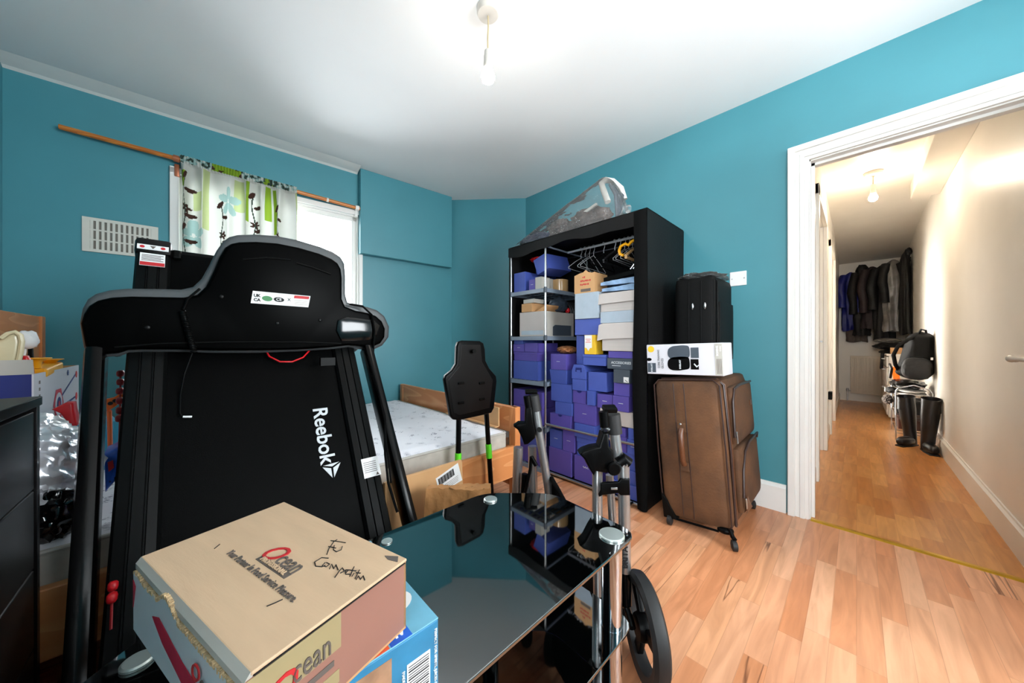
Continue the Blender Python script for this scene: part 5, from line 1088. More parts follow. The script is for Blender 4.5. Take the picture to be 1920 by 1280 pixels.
for zn, xf, dep, y0, y1, z0, z1, colr, det, lab in BOXES:
    jit = random.uniform(0, 0.018) if zn == 'R' else random.uniform(0, .006)
    xa = xf+jit; xb = xf+dep+jit; m = M[BM[colr]]; g_ = 0.0012
    y0 += g_; y1 -= g_; h = z1-z0; wdt = y1-y0
    nm = {'blue': 'storage_box', 'violet': 'storage_box', 'white': 'white_carton', 'white2': 'white_carton', 'card': 'cardboard_box', 'grey': 'small_carton', 'dark': 'grey_gift_box', 'yellow': 'product_carton'}[colr]
    grp = 'blue and violet boxes in the wardrobe' if colr in ('blue', 'violet') else None
    t = thing(nm, lab, 'box', ((xa+xb)/2, (y0+y1)/2, z0), group=grp)
    if det == 'h':
        ym = (y0+y1)/2
        MB().box(xa, xb, y0, y1, z0, z0+h*0.55, bev=0.0015).build('carton', m, t)
        pr = [(xa, y0, z0+h*0.55), (xa, y1, z0+h*0.55), (xa, y1-0.018, z1), (xa, y0+0.018, z1)]
        MB().prism(pr, (xb-xa, 0, 0), 0.001).build('gable', m, t)
        MB().box(xa-0.0008, xa+0.0002, ym-0.026, ym+0.026, z0+h*0.50, z0+h*0.80, bev=0.0003).build('handle_hole', M['navy'], t)
        MB().box(xa-0.0016, xa, ym-0.016, ym+0.016, z0+h*0.48, z0+h*0.64, bev=0.0004).build('handle_tongue', m, t)
    elif det == 'l':
        MB().box(xa+0.003, xb-0.003, y0+0.003, y1-0.003, z0, z1-h*0.25, bev=0.0015).build('carton', m, t)
        MB().box(xa, xb, y0, y1, z1-h*0.26, z1, bev=0.002).build('lid', m, t)
    elif det == 't':
        MB().prism([(xa+0.012, y0+0.008, z0), (xa+0.012, y1-0.008, z0), (xa, y1, z1-0.002), (xa, y0, z1-0.002)], (xb-xa-0.014, 0, 0), 0.001).build('carton', m, t)
        MB().box(xa-0.001, xb, y0, y1, z1-0.006, z1, bev=0.001).build('lid', m, t)
    elif det == 'n':
        MB().box(xa, xb, y0, y1, z0, z1, bev=0.0015).build('carton', m, t)
        ym = (y0+y1)/2; MB().prism([(xa-0.0006, ym+0.02*math.cos(a*PI/10), z1-0.001-0.016*math.sin(a*PI/10)) for a in range(11)], (0.0006, 0, 0)).build('thumb_notch', M['navy'], t)
    elif det == 'C':
        pts = [(y0, z0), (y1, z0), (y1, z1-0.02), (y1-0.02, z1-0.014), (y1-0.05, z1-0.006), ((y0+y1)/2+.01, z1-0.004), ((y0+y1)/2-0.01, z1+0.010), ((y0+y1)/2-0.03, z1-0.006), (y0+0.02, z1-0.016), (y0, z1-0.012)]
        MB().prism([(xa, a, b) for a, b in pts], (0.004, 0, 0)).build('front_panel', m, t)
        MB().box(xa+0.004, xb, y0, y0+0.004, z0, z1-0.014).box(xa+0.004, xb, y1-0.004, y1, z0, z1-0.02).box(xb-0.004, xb, y0+0.004, y1-0.004, z0, z1-0.02).box(xa+.004, xb-.004, y0+.004, y1-.004, z0, z0+.004).build('carton', m, t)
        ym = (y0+y1)/2
        for i, (wa, wb) in enumerate(((-0.005, 0.030), (-0.050, 0.045), (-0.035, 0.040))):
            for k in range(int((wb-wa)/0.012)): MB().box(xa-0.0006, xa, ym+wa+0.012*k, ym+wa+0.012*k+0.0095, z0+h*(0.74-0.17*i)-0.006+0.002*(k % 2), z0+h*(0.74-0.17*i)+0.006-0.003*(k % 3 == 1)).build('red_print_block', M['redprint'], t)
        MB().box(xa-0.0006, xa, ym-0.05, ym+0.03, z0+0.008, z0+0.028).build('printed_block', M['greyprint'], t)
    elif det == 'F':
        MB().box(xa+0.002, xb, y0, y1, z0, z1, bev=0.002).build('carton', m, t)
        fl = [(y1+0.022, z1-0.012), (y1+0.004, z1-0.003), (y0, z1-0.003), (y0, z0+h*0.46), (y1-0.02, z0+h*0.42), (y1+0.030, z0+h*0.36)]
        MB().prism([(xa-0.004-0.014*(1-(b-z0)/h), a, b) for a, b in fl], (0.003, 0, 0), 0.0006).build('flap', m, t)
        for k in range(2): MB().box(xa+0.0012, xa+0.002, y0+0.01, y1-0.04, z0+h*(0.14+0.14*k), z0+h*(0.155+0.14*k)).build('slit', M['boxgrey'], t)
    elif det == 'w':
        MB().box(xa, xb, y0, y1, z0, z1-0.002, bev=0.0015).build('carton', m, t)
        MB().box(xa, xb-0.02, y0-0.0015, y0-0.0002, z0+0.002, z1-0.003).build('kraft_side', M['boxgrey'], t)
        MB().prism([(xa+0.10, y0-0.0022, z0+0.005), (xa+0.10, y0-0.0022, z0+0.075), (xa+0.13, y0-0.0022, z0+0.09), (xa+0.34, y0-0.0022, z0+0.09), (xa+0.34, y0-0.0022, z0+0.005)], (0, 0.0006, 0)).build('tray_window', M['boxdark'], t)
        MB().box(xa-0.0008, xa, y0+0.01, y1-0.02, z0+0.012, z0+0.045).build('glossy_tape', M['boxwhite2'], t)
    elif det == 'Y':
        MB().box(xa, xb, y0+0.0001, y1, z0, z1, bev=0.001).build('carton', m, t)
        MB().box(xa-0.0006, xa, y0+0.027, y1-0.001, z0+h*0.33, z1-0.002).build('white_panel', M['whitelabel'], t)
        for k_, zz in enumerate((0.78, 0.70, 0.62)): MB().box(xa-0.0010, xa-0.0006, (y0+y1)/2-0.008+0.006*(k_ == 1), (y0+y1)/2+0.034-0.006*(k_ == 1), z0+h*zz-0.0018, z0+h*zz+0.0018).build('print_line', M['orangered'], t)
        MB().prism([(xa-0.0006, (y0+y1)/2+0.027, z0+h*0.33), (xa-0.0006, (y0+y1)/2-0.002, z0+h*0.33), (xa-0.0006, (y0+y1)/2+0.012, z0+h*0.16)], (0.0005, 0, 0)).build('white_point', M['whitelabel'], t)
    else:
        MB().box(xa, xb, y0, y1, z0, z1, bev=0.0015).build('carton', m, t)
    ym = (y0+y1)/2; zm = (z0+z1)/2
    if det == 'm': MB().box(xa-0.0006, xa, ym-min(.016, wdt*.2), ym+min(.016, wdt*.2), zm+0.001, zm+0.004).build('printed_mark', M['logo'], t)
    if det == 'M':
        s = MB(); s.tube([(xa-0.0008, ym+0.022-0.044*i/14, zm+0.018+0.006*math.sin(i*1.3)) for i in range(15)], 0.0014, 5); s.build('printed_mark', M['logo'], t)
    if det == 'A':
        text('lettering', 'ACCESSORIES', 0.022, (xa-0.0002, ym+0.0, zm+0.006), (0, -1, 0), UP, M['logo'], t, sx=1.0, bold=0.0004); MB().box(xa-0.0006, xa, ym+0.002, ym+0.062, zm-0.015, zm-0.011).build('print_line', M['logo'], t)
    if det == 'T':
        MB().box(xa-0.0008, xa, y0+0.006, y0+0.040, z0+0.006, z0+0.040).build('tag', M['whitelabel'], t); MB().bar((xa-0.0014, y0+0.012, z0+0.010), (xa-0.0014, y0+0.03, z0+0.022), 0.0004, 0.003).build('tag_print', M['blackprint'], t)

# other things inside the wardrobe
t = thing('parcel_tape_roll', 'large roll of brown parcel tape lying on the top shelf behind the steel post', 'tape', (2.17, 1.715, 1.405))
pr = [(0.040, 0), (0.072, 0), (0.072, 0.10), (0.040, 0.10), (0.040, 0)]
b2 = bmesh.new(); S = 48; rg = [[b2.verts.new((a*math.cos(2*PI*j/S), a*math.sin(2*PI*j/S), z)) for j in range(S)] for a, z in pr[:-1]]
for i in range(4):
    for j in range(S): q = rg[(i+1) % 4]; b2.faces.new((rg[i][j], rg[i][(j+1) % S], q[(j+1) % S], q[j]))
mb = MB(); mb.merge(b2, Matrix.Translation((2.19, 1.712, 1.4065))); mb.build('tape', M['tape'], t, smooth=True)
MB().lathe([(0.0395, 0.001), (0.0395, 0.099)], 32, Matrix.Translation((2.19, 1.712, 1.4065))).build('core', M['card'], t, smooth=True)
t = thing('tilted_storage_box', 'big blue storage box tilted on top of the tape roll', 'box', (2.12, 1.72, 1.51), group='blue and violet boxes in the wardrobe')
TT = Matrix.Translation((1.985, 1.775, 1.535)) @ Matrix.Rotation(math.radians(-17), 4, 'X') @ Matrix.Rotation(math.radians(-4), 4, 'Y')
MB().box(0, 0.30, -0.125, 0.0, 0, 0.125, TT, 0.0015).build('carton', M['boxblue'], t)
tag(MB().blob((2.06, 1.80, 1.672), (0.08, 0.085, 0.022), 0.2, 3, 4, 4).build('red_plastic_bag', M['red'], smooth=True), 'glossy red plastic packet on top of the boxes on the top shelf', 'bag')
tag(MB().box(1.935, 1.975, 1.955, 1.98, 1.4065, 1.475, bev=0.002).build('cream_packet', M['cardyel']), 'tiny cream packet standing against the left post of the top shelf', 'packet') if False else None
t = thing('kraft_box_flap', 'open brown cardboard flap on the second shelf beside the steel post', 'cardboard', (1.95, 1.72, 1.245))
MB().prism([(1.96, 1.775, 1.2385), (1.96, 1.70, 1.2385), (1.96, 1.66, 1.275), (1.96, 1.655, 1.285)], (0.16, 0, 0)).build('flap', M['card'], t)
tag(MB().blob((2.16, 1.70, 1.300), (0.10, 0.055, 0.060), 0.2, 3, 6, 4, flatz=-0.055).build('wrapped_bundle', M['dimdark'], smooth=True), 'dark blue grey film wrapped bundle on the white tray box', 'bundle')
t = thing('ribbed_hose', 'coil of black ribbed hose at the back of the second shelf', 'hose', (2.36, 1.76, 1.04))
pts = []
for i in range(60): a = i/59*PI; pts.append((2.40, 1.83-0.075*math.cos(a)*-1-0.075, 1.20+0.11*math.sin(a)))
for k in range(5):
    MB().tube([(2.30+0.03*k, 1.76+0.085*math.cos(a*PI/16), 1.245+0.085*math.sin(a*PI/16)*1.0+0.003) for a in range(-1, 18)], 0.013, 10).build('coil', M['hose'], t, smooth=True)
tag(MB().blob((2.27, 1.69, 1.262), (0.022, 0.022, 0.022), 0.05, 2, 3, 3).build('red_ball', M['red'], smooth=True), 'small red ball beside the hose on the second shelf', 'ball')
tag(MB().blob((2.03, 1.515, 0.938), (0.085, 0.072, 0.030), 0.12, 5, 9, 4).build('woven_basket', M['woven'], smooth=True), 'shiny woven brown oval purse resting on the marked violet box', 'basket')
for i, (dy, dz_, c_) in enumerate(((0.0, 0.0, 'blueplastic'), (0.01, 0.042, 'blueplastic'))):
    mb = MB(); b2 = bmesh.new(); bmesh.ops.create_cube(b2, size=1); bmesh.ops.subdivide_edges(b2, edges=b2.edges[:], cuts=10, use_grid_fill=True)
    for v in b2.verts: p = v.co; k = noise.noise(p*4+Vector((i*3, 0, 0)))*0.02; v.co = Vector((2.11+p.x*0.30, 1.06+dy+p.y*0.235+k*0.4, 1.3405+dz_+p.z*0.038*(1-0.5*(p.y+.5))+abs(k)*0.3))
    mb.merge(b2); tag(mb.build('packaged_bedding', M[c_], smooth=60), ('lower' if i == 0 else 'upper')+' blue and white packaged bedding bag on the white cartons', 'bedding', 'packaged bedding on the white cartons')
t = thing('trouser_rack', 'grey folded rack bar with chrome clips lying over the packaged bedding', 'hanger', (2.1, 1.1, 1.43))
MB().bar((2.06, 1.24, 1.425), (2.10, 0.90, 1.475), 0.02, 0.03, bev=0.004).build('bar', M['rail'], t)
for k in range(3): MB().bar((2.05, 1.02-0.02*k, 1.47), (2.04, 0.985-0.02*k, 1.50), 0.012, 0.008, bev=0.002).build('clip', M['steel'], t)
# hangers
def hanger(y, tilt, m, r=0.0025, w_=0.19, lab=''):
    h = thing('clothes_hanger', lab, 'hanger', (2.19, y, 1.722), tilt, 'clothes hangers on the wardrobe rail')
    hook = [(0.0+0.017*math.cos(a), 0, 0.0+0.0135*math.sin(a)) for a in [PI*1.0-PI*k/10*1.15 for k in range(11)]]
    hook = [(x, 0, z+0.0) for x, _, z in hook][::-1]
    pth = [(-0.017, 0, -0.012)]+[(-0.017*math.cos(PI*k/10), 0, 0.0135*math.sin(PI*k/10)) for k in range(11)]+[(0.014, 0, -0.02), (0.0, 0, -0.04), (0, 0, -0.07)]
    MB().tube(pth, max(0.0022, r*0.6), 8)  .build('hook', M['railwhite'], h, world=False, smooth=True)
    MB().tube([(0, 0, -0.068), (w_*0.5, 0, -0.115), (w_, 0, -0.17), (w_*0.98, 0, -0.18), (0, 0, -0.178), (-w_*0.98, 0, -0.18), (-w_, 0, -0.17), (-w_*0.5, 0, -0.115), (0, 0, -0.068)], r, 8).build('shoulder_frame', M['railwhite' if m == 'wire' else m], h, world=False, smooth=True)
    return h
HG = [(1.500, 0.10, 'wire', 'wire hanger with a steep tilt nearest the shelf side of the rail'), (1.462, 0.06, 'black', 'black hanger crossing the leftmost wire hangers on the rail'), (1.424, 0.12, 'wire', 'thin wire hanger above the brown printed box'), (1.386, 0.05, 'wire', 'wire hanger swung sideways above the brown printed box'), (1.300, 0.08, 'black', 'single black hanger hanging alone at the middle of the rail'), (1.210, 0.10, 'hose', 'thick dark hanger left of the tan wooden hanger'), (1.172, 0.04, 'black', 'black hanger just right of the thick dark hanger'), (1.134, 0.08, 'wire', 'first of the close wire hangers right of the rail middle'), (1.105, 0.03, 'wire', 'second of the close wire hangers right of the rail middle'), (1.076, 0.06, 'wire', 'third of the close wire hangers right of the rail middle')]
for y, tl, m_, lb_ in HG: hanger(y, tl, m_, 0.0065 if m_ == 'hose' else (0.004 if m_ == 'black' else 0.0022), lab=lb_)
h = hanger(1.03, 0.0, 'tan', 0.010, lab='tan wooden hanger at the right end of the rail')
t = thing('yellow_clamp', 'yellow plastic clamp looped over the tan wooden hanger', 'clamp', (2.08, 1.03, 1.58))
MB().tube([(2.02, 1.085, 1.60), (2.02, 1.075, 1.625), (2.02, 1.04, 1.635), (2.02, 1.02, 1.622), (2.02, 1.0, 1.64), (2.02, 0.97, 1.645)], 0.0095, 10).tube([(2.02, 1.085, 1.60), (2.02, 1.08, 1.575), (2.02, 1.055, 1.562)], 0.0095, 10).build('jaw', M['yellow'], t, smooth=True)

# things on top of the wardrobe
tb_ = thing('bagged_pushchair_hood', 'clear plastic bag holding a folded pushchair hood on top of the wardrobe', 'bag', (2.2, 1.55, 1.78))
MB().blob((2.01, 1.79, 1.815), (0.09, 0.16, 0.055), 0.22, 3, 1, 5, flatz=-0.031).build('navy_fabric', M['denim'], tb_, smooth=True)
MB().blob((2.02, 1.56, 1.850), (0.085, 0.10, 0.075), 0.25, 3.5, 2, 5, flatz=-0.066).build('brown_fabric', M['taupe'], tb_, smooth=True)
MB().blob((2.03, 1.32, 1.860), (0.09, 0.16, 0.085), 0.18, 3, 7, 5, flatz=-0.076).build('grey_fabric', M['taupe'], tb_, smooth=True)
MB().bar((1.965, 1.36, 1.885), (1.955, 1.21, 1.925), 0.02, 0.022, bev=0.006).build('cream_bar', M['pendant'], tb_, smooth=True)
arc = [(1.99, 1.15, 1.93), (1.995, 1.185, 2.02), (2.0, 1.205, 2.075), (2.03, 1.19, 2.105), (2.07, 1.16, 2.10), (2.11, 1.12, 2.05), (2.12, 1.10, 1.97)]
MB().tube(arc, 0.020, 14).build('hood_bow', M['pendant'], tb_, smooth=True)
for k in range(4): MB().tube([(2.04+.02*k, 1.165-.01*k, 2.07-0.01*k), (2.04+.02*k, 1.125-.008*k, 1.99), (2.03+.02*k, 1.11, 1.90), (2.02, 1.10, 1.80)], 0.010, 8).build('dark_rib', M['dimdark'], tb_, smooth=True)
mb = MB()
def bagf(u, v):
    y = 1.97-0.93*u; k = min(1, u/0.82); topz = 1.82+0.305*k**0.85
    if u > 0.82: topz = 1.80+0.325*max(0.0, math.cos((u-0.82)/0.18*PI/2))**0.6
    a = PI*v; x = 2.03-0.125*math.cos(a)*(0.9+0.1*math.sin(u*5)); z = 1.785+(topz-1.785)*max(0.0, math.sin(a))**0.8
    w_ = noise.noise(Vector((u*9, v*6, 0)))*0.012+abs(noise.noise(Vector((u*22, v*14, 4))))*0.007
    return (x+w_, y+w_*0.5, max(1.7825, z+w_*math.sin(a)))
mb.grid(bagf, 90, 46); mb.build('clear_bag', M['clearbag'], tb_, smooth=True)
MB().tube([(2.0, 1.06, 1.80), (1.98, 1.04, 1.82), (1.97, 1.02, 1.84), (1.96, 0.99, 1.83)], [0.03, 0.012, 0.018, 0.026], 10).build('bag_knot', M['clearbag'], tb_, smooth=True)

# ---------------- luggage ----------------
bs = thing('brown_suitcase', 'large upright brown suede suitcase beside the wardrobe', 'suitcase', (2.16, 0.574, 0.0), rot=(math.radians(-4.5), 0, 0))
def bsb(mb, nm, m, **k): return mb.build(nm, M[m], bs, world=False, **k)
sx0, sx1, sy0, sy1, sz0, sz1 = -0.285, 0.285, -0.165, 0.165, 0.055, 0.80
def rbox(x0, x1, y0, y1, z0, z1, r, bulge=0.0, n=14):
    b2 = bmesh.new(); bmesh.ops.create_cube(b2, size=1); bmesh.ops.subdivide_edges(b2, edges=b2.edges[:], cuts=n, use_grid_fill=True)
    hx, hy, hz = (x1-x0)/2, (y1-y0)/2, (z1-z0)/2; c_ = Vector(((x0+x1)/2, (y0+y1)/2, (z0+z1)/2))
    for v in b2.verts:
        p = Vector((v.co.x*2*hx, v.co.y*2*hy, v.co.z*2*hz)); q = Vector((max(-hx+r, min(hx-r, p.x)), max(-hy+r, min(hy-r, p.y)), max(-hz+r, min(hz-r, p.z))))
        d = p-q
        if d.length > 1e-6: p = q+d.normalized()*r
        if bulge:
            u_, w_ = p.y/hy, p.z/hz
            s = bulge*max(0, 1-w_*w_)*(1)
            if abs(v.co.x) > 0.499: p.x += math.copysign(s*max(0, 1-u_*u_), v.co.x)
            if abs(v.co.y) > 0.499: p.y += math.copysign(s*0.6*max(0, 1-(p.x/hx)**2), v.co.y)
        v.co = p+c_
    m_ = MB(); m_.merge(b2); return m_
bsb(rbox(sx0, sx1, sy0, sy1, sz0, sz1, 0.035, 0.010), 'shell', 'brownsuit', smooth=True)
# centre panel strips, zips, piping on the narrow front
for y in (-0.0, 0.052): bsb(MB().tube([(sx0-0.011, y, sz0+0.03), (sx0-0.014, y, 0.43), (sx0-0.011, y, sz1-0.02)], 0.0022, 6), 'seam', 'piping')
for xx in (sx0+0.006, ):
    ring = [(xx, sy0+0.02, sz0+0.01), (xx-0.002, sy0+0.003, sz0+0.03), (xx-0.003, sy0-0.001, 0.43), (xx, sy0+0.003, sz1-0.03), (xx, sy0+0.03, sz1-0.002), (xx, sy1-0.03, sz1-0.002), (xx, sy1-0.003, sz1-0.03), (xx-0.003, sy1+0.001, 0.43), (xx-0.002, sy1-0.003, sz0+0.03)]
    bsb(MB().tube(ring, 0.004, 8), 'piping', 'piping', smooth=True)
zx = sx0+0.05
bsb(MB().tube([(zx, sy0-0.004, sz0+0.02), (zx, sy0-0.010, 0.43), (zx, sy0-0.004, sz1-0.03), (zx, sy0+0.03, sz1+0.002), (zx, sy1-0.03, sz1+0.002)], 0.006, 8), 'zip', 'piping', smooth=True)
bsb(MB().tube([(zx+0.018, sy0-0.005, sz0+0.02), (zx+0.018, sy0-0.011, 0.43), (zx+0.018, sy0-0.005, sz1-0.03), (zx+0.018, sy0+0.03, sz1+0.002)], 0.004, 8), 'zip', 'leather', smooth=True)
# front pockets on the broad right side
bsb(rbox(zx+0.06, sx1-0.03, sy0-0.035, sy0+0.01, sz0+0.06, 0.44, 0.02, 0.006, 8), 'lower_pocket', 'brownsuit', smooth=True)
bsb(rbox(zx+0.06, sx1-0.02, sy0-0.028, sy0+0.01, 0.455, sz1-0.045, 0.02, 0.004, 8), 'upper_pocket', 'brownsuit', smooth=True)
bsb(MB().tube([(zx+0.062, sy0-0.034, 0.20), (zx+0.085, sy0-0.038, 0.33), (zx+0.14, sy0-0.040, 0.41), (zx+0.24, sy0-0.042, 0.445), (sx1-0.05, sy0-0.038, 0.45), (sx1-0.03, sy0-0.03, 0.42)], 0.006, 8), 'pocket_zip', 'piping', smooth=True)
bsb(MB().tube([(zx+0.05, sy0-0.022, 0.50), (zx+0.055, sy0-0.026, 0.68), (zx+0.09, sy0-0.028, 0.74), (zx+0.2, sy0-0.026, 0.752), (sx1-0.04, sy0-0.024, 0.75)], 0.0065, 8), 'pocket_zip', 'piping', smooth=True)
bsb(MB().box(zx+0.054, zx+0.068, sy0-0.046, sy0-0.040, 0.15, 0.20, bev=0.002).box(zx+0.045, zx+0.058, sy0-0.034, sy0-0.028, 0.47, 0.53, bev=0.002), 'zip_pull', 'steel')
bsb(MB().box(sx1-0.13, sx1-0.10, sy0-0.034, sy0-0.030, 0.62, 0.65), 'leather_badge', 'leather')
bsb(MB().prism([(zx+0.07, sy0-0.040, sz0+0.07), (zx+0.17, sy0-0.044, sz0+0.07), (zx+0.09, sy0-0.044, sz0+0.15)], (0, 0.004, 0)), 'leather_corner', 'leather')
# carry handle on the narrow front
bsb(MB().box(sx0-0.016, sx0-0.010, 0.004, 0.048, 0.525, 0.575, bev=0.002).box(sx0-0.016, sx0-0.010, 0.004, 0.048, 0.32, 0.365, bev=0.002), 'handle_mount', 'brownsuit')
bsb(MB().tube([(sx0-0.014, 0.026, 0.54), (sx0-0.030, 0.026, 0.52), (sx0-0.034, 0.026, 0.45), (sx0-0.030, 0.026, 0.38), (sx0-0.014, 0.026, 0.355)], 0.013, 14), 'carry_handle', 'leather', smooth=True)
bsb(MB().lathe([(0.007, 0), (0.006, 0.004), (0.002, 0.006)], 14, Matrix.Translation((sx0-0.016, 0.03, 0.565)) @ Matrix.Rotation(-PI/2, 4, 'Y')), 'stud', 'steel', smooth=True)
# corner guards and wheels
bsb(MB().prism([(sx0-0.008, sy1-0.075, sz0-0.008), (sx0-0.008, sy1-0.005, sz0-0.008), (sx0-0.012, sy1-0.002, sz0+0.12), (sx0-0.010, sy1-0.03, sz0+0.09)], (0.05, 0.004, 0), 0.003), 'corner_guard', 'rail', smooth=True)
bsb(MB().lathe([(0.016, -0.012), (0.026, -0.008), (0.026, 0.008), (0.016, 0.012)], 24, Matrix.Translation((sx0-0.002, sy1-0.035, sz0-0.018)) @ Matrix.Rotation(PI/2, 4, 'X')), 'wheel', 'rubber', smooth=True)
bsb(MB().lathe([(0.016, -0.012), (0.026, -0.008), (0.026, 0.008), (0.016, 0.012)], 24, Matrix.Translation((sx1-0.03, sy1-0.035, sz0-0.018)) @ Matrix.Rotation(PI/2, 4, 'X')), 'wheel', 'rubber', smooth=True)
bsb(MB().blob((sx0+0.018, sy0+0.035, sz0+0.004), (0.030, 0.036, 0.018), 0.03, 2, 1, 3), 'corner_guard', 'black', smooth=True)
bsb(MB().tube([(sx0+0.002, sy0+0.012, sz0+0.02), (sx0-0.002, sy0+0.002, sz0-0.01), (sx0-0.012, sy0-0.01, sz0-0.018)], 0.010, 10), 'caster_fork', 'black', smooth=True)
bsb(MB().lathe([(0.014, -0.013), (0.0245, -0.009), (0.0245, 0.009), (0.014, 0.013)], 24, Matrix.Translation((sx0-0.016, sy0-0.006, sz0-0.043)) @ Matrix.Rotation(0.5, 4, 'Z') @ Matrix.Rotation(PI/2, 4, 'X')), 'caster_wheel', 'rubber', smooth=True)
bsb(MB().lathe([(0.014, -0.013), (0.0245, -0.009), (0.0245, 0.009), (0.014, 0.013)], 24, Matrix.Translation((sx1-0.03, sy0+0.02, sz0-0.043)) @ Matrix.Rotation(PI/2, 4, 'X')), 'caster_wheel', 'rubber', smooth=True)
bsb(MB().tube([(sx0+0.0, sy0+0.06, sz0-0.004), (sx0, sy1-0.06, sz0-0.004)], 0.006, 8), 'base_trim', 'black', smooth=True)
# glove box
gb = thing('boxing_glove_box', 'white and grey boxing glove package lying on the brown suitcase', 'box', (1.97, 0.64, 0.8225), rot=(math.radians(-2.2), 0, 0))
gx, gy0, gy1, gz = -0.10, -0.19, 0.19, 0.165
def gbb(mb, nm, m): return mb.build(nm, M[m], gb, world=False)
gbb(MB().box(gx, gx+0.17, gy0, gy1, 0, gz, bev=0.004), 'carton', 'archwhite')
fx = gx-0.0012
gbb(MB().box(fx, gx-0.0002, gy0+0.002, gy0+0.036, 0.004, gz-0.004), 'grey_band', 'boxgrey'); gbb(MB().box(fx, gx-0.0002, gy1-0.050, gy1-0.004, 0.010, 0.062), 'dark_panel', 'boxdark')
gbb(MB().prism([(fx, gy1-0.026+0.018*math.cos(a*PI/8), 0.140+0.018*math.sin(a*PI/8)) for a in range(16)], (0.0008, 0, 0)), 'yellow_seal', 'boxyellow')
gbb(MB().prism([(fx, gy1-0.012+0.016*math.cos(a*PI/8), 0.082+0.009*math.sin(a*PI/8)) for a in range(16)], (0.0008, 0, 0)), 'dark_oval', 'blackedge')
def glove(cy, cz, mm):
    pts = [(-0.055, 0.036), (-0.02, 0.040), (0.03, 0.036), (0.052, 0.022), (0.056, -0.002), (0.052, -0.022), (0.035, -0.034), (0.0, -0.036), (-0.055, -0.026), (-0.058, 0.0)]
    gbb(MB().prism([(fx-0.0004, cy+a, cz+b) for a, b in rnd(pts, 0.012, 3)], (0.0010, 0, 0)), 'printed_glove', mm)
    gbb(MB().prism([(fx-0.0006, cy-0.100, cz-0.028), (fx-0.0006, cy-0.062, cz-0.028), (fx-0.0006, cy-0.062, cz+0.026), (fx-0.0006, cy-0.100, cz+0.026)], (0.0010, 0, 0)), 'printed_cuff', mm)
glove(-0.002+0.02, 0.118, 'boxdark'); glove(0.0+0.02, 0.058, 'blackedge')
gbb(MB().prism([(fx-0.0010, -0.072, 0.048), (fx-0.0010, -0.060, 0.062), (fx-0.0010, -0.056, 0.058), (fx-0.0010, -0.070, 0.040), (fx-0.0010, -0.082, 0.052), (fx-0.0010, -0.080, 0.056)], (0.0004, 0, 0)), 'printed_tick', 'logo')
G = wm(gb)
def gt(s, size, y, z, xd, yd, m_, **k): text('lettering', s, size, G @ Vector((fx-0.0012, y, z)), G.to_3x3() @ Vector(xd), G.to_3x3() @ Vector(yd), M[m_], gb, **k)
gt('CORE TRAINING', 0.015, gy1-0.068, 0.085, (0, 0, 1), (0, 1, 0), 'blackprint', sx=0.9); gt('GLOVES', 0.016, gy1-0.088, 0.060, (0, 0, 1), (0, 1, 0), 'blackprint')
gt('EVERLAST', 0.011, 0.01, 0.056, (0, 0, 1), (0, 1, 0), 'logo', bold=0.0006); gt('EVERLAST', 0.011, gy1-0.028, 0.036, (0, 0, 1), (0, 1, 0), 'logo', bold=0.0004)
gt('BOXING', 0.013, gy0+0.024, 0.125, (0, 0, 1), (0, 1, 0), 'whitelabel', bold=0.0004); gt('CORE', 0.010, gy0+0.010, 0.135, (0, 0, 1), (0, 1, 0), 'whitelabel')
for k in range(4): gbb(MB().box(fx-0.0006, gx-0.0002, gy0+0.008+0.006*k, gy0+0.010+0.006*k, 0.01, 0.085), 'print_line', 'greyprint')
# black suitcase
bk = thing('black_suitcase', 'black soft suitcase standing on the brown suitcase against the wall', 'suitcase', (2.28, 0.66, 0.828))
def bkb(mb, nm, m, **k): return mb.build(nm, M[m], bk, world=False, **k)
bkb(rbox(-0.19, 0.17, -0.115, 0.105, 0.002, 0.545, 0.025, 0.006), 'shell', 'blacksuit', smooth=True)
for y in (-0.045, 0.02, -0.108): bkb(MB().tube([(-0.194, y, 0.03), (-0.199, y, 0.28), (-0.194, y, 0.52)], 0.0022, 6), 'seam', 'black')
for y in (-0.065, 0.0): bkb(MB().blob((-0.198, y, 0.375), (0.006, 0.008, 0.02), 0, 1, 1, 2), 'zip_pull', 'steel', smooth=True)
bkb(MB().tube([(-0.165, -0.118, 0.03), (-0.165, -0.122, 0.28), (-0.165, -0.118, 0.51), (-0.165, -0.09, 0.545), (-0.165, 0.08, 0.545)], 0.004, 8), 'zip', 'rail', smooth=True)
bkb(MB().blob((-0.02, 0, 0.556), (0.185, 0.125, 0.026), 0.25, 3, 5, 5), 'plastic_cover', 'clearbag', smooth=True)
bkb(rbox(-0.14, 0.15, -0.128, -0.112, 0.06, 0.40, 0.008, 0, 6), 'pocket', 'blacksuit', smooth=True)

# ---------------- hallway things ----------------
cab = thing('shoe_cabinet', 'white cabinet with drawers along the right hallway wall', 'cabinet', (6.97, -0.40, 0))
MB().box(6.48, 7.45, RW+0.002, -0.285, 0.02, 0.815, bev=0.004).build('carcass', M['gloss_white'], cab)
MB().box(6.46, 7.47, RW+0.002, -0.265, 0.815, 0.84, bev=0.003).build('top', M['gloss_white'], cab)
for za, zb in ((0.05, 0.42), (0.43, 0.66), (0.67, 0.80)):
    d = MB().box(6.50, 7.43, -0.285, -0.268, za, zb, bev=0.003).build('drawer', M['gloss_white'], cab)
    MB().tube([(6.62, -0.262, zb-0.03), (6.62, -0.235, zb-0.03), (6.74, -0.235, zb-0.03), (6.74, -0.262, zb-0.03)], 0.006, 8).build('handle', M['steel'], d, smooth=True)
rd = thing('radiator', 'cream panel radiator on the end wall of the hallway', 'radiator', (8.0, -0.14, 0.11))
rb = MB(); ya, yb = -0.50, 0.075
rb.box(7.975, 8.028, ya, yb, 0.13, 0.76, bev=0.006)
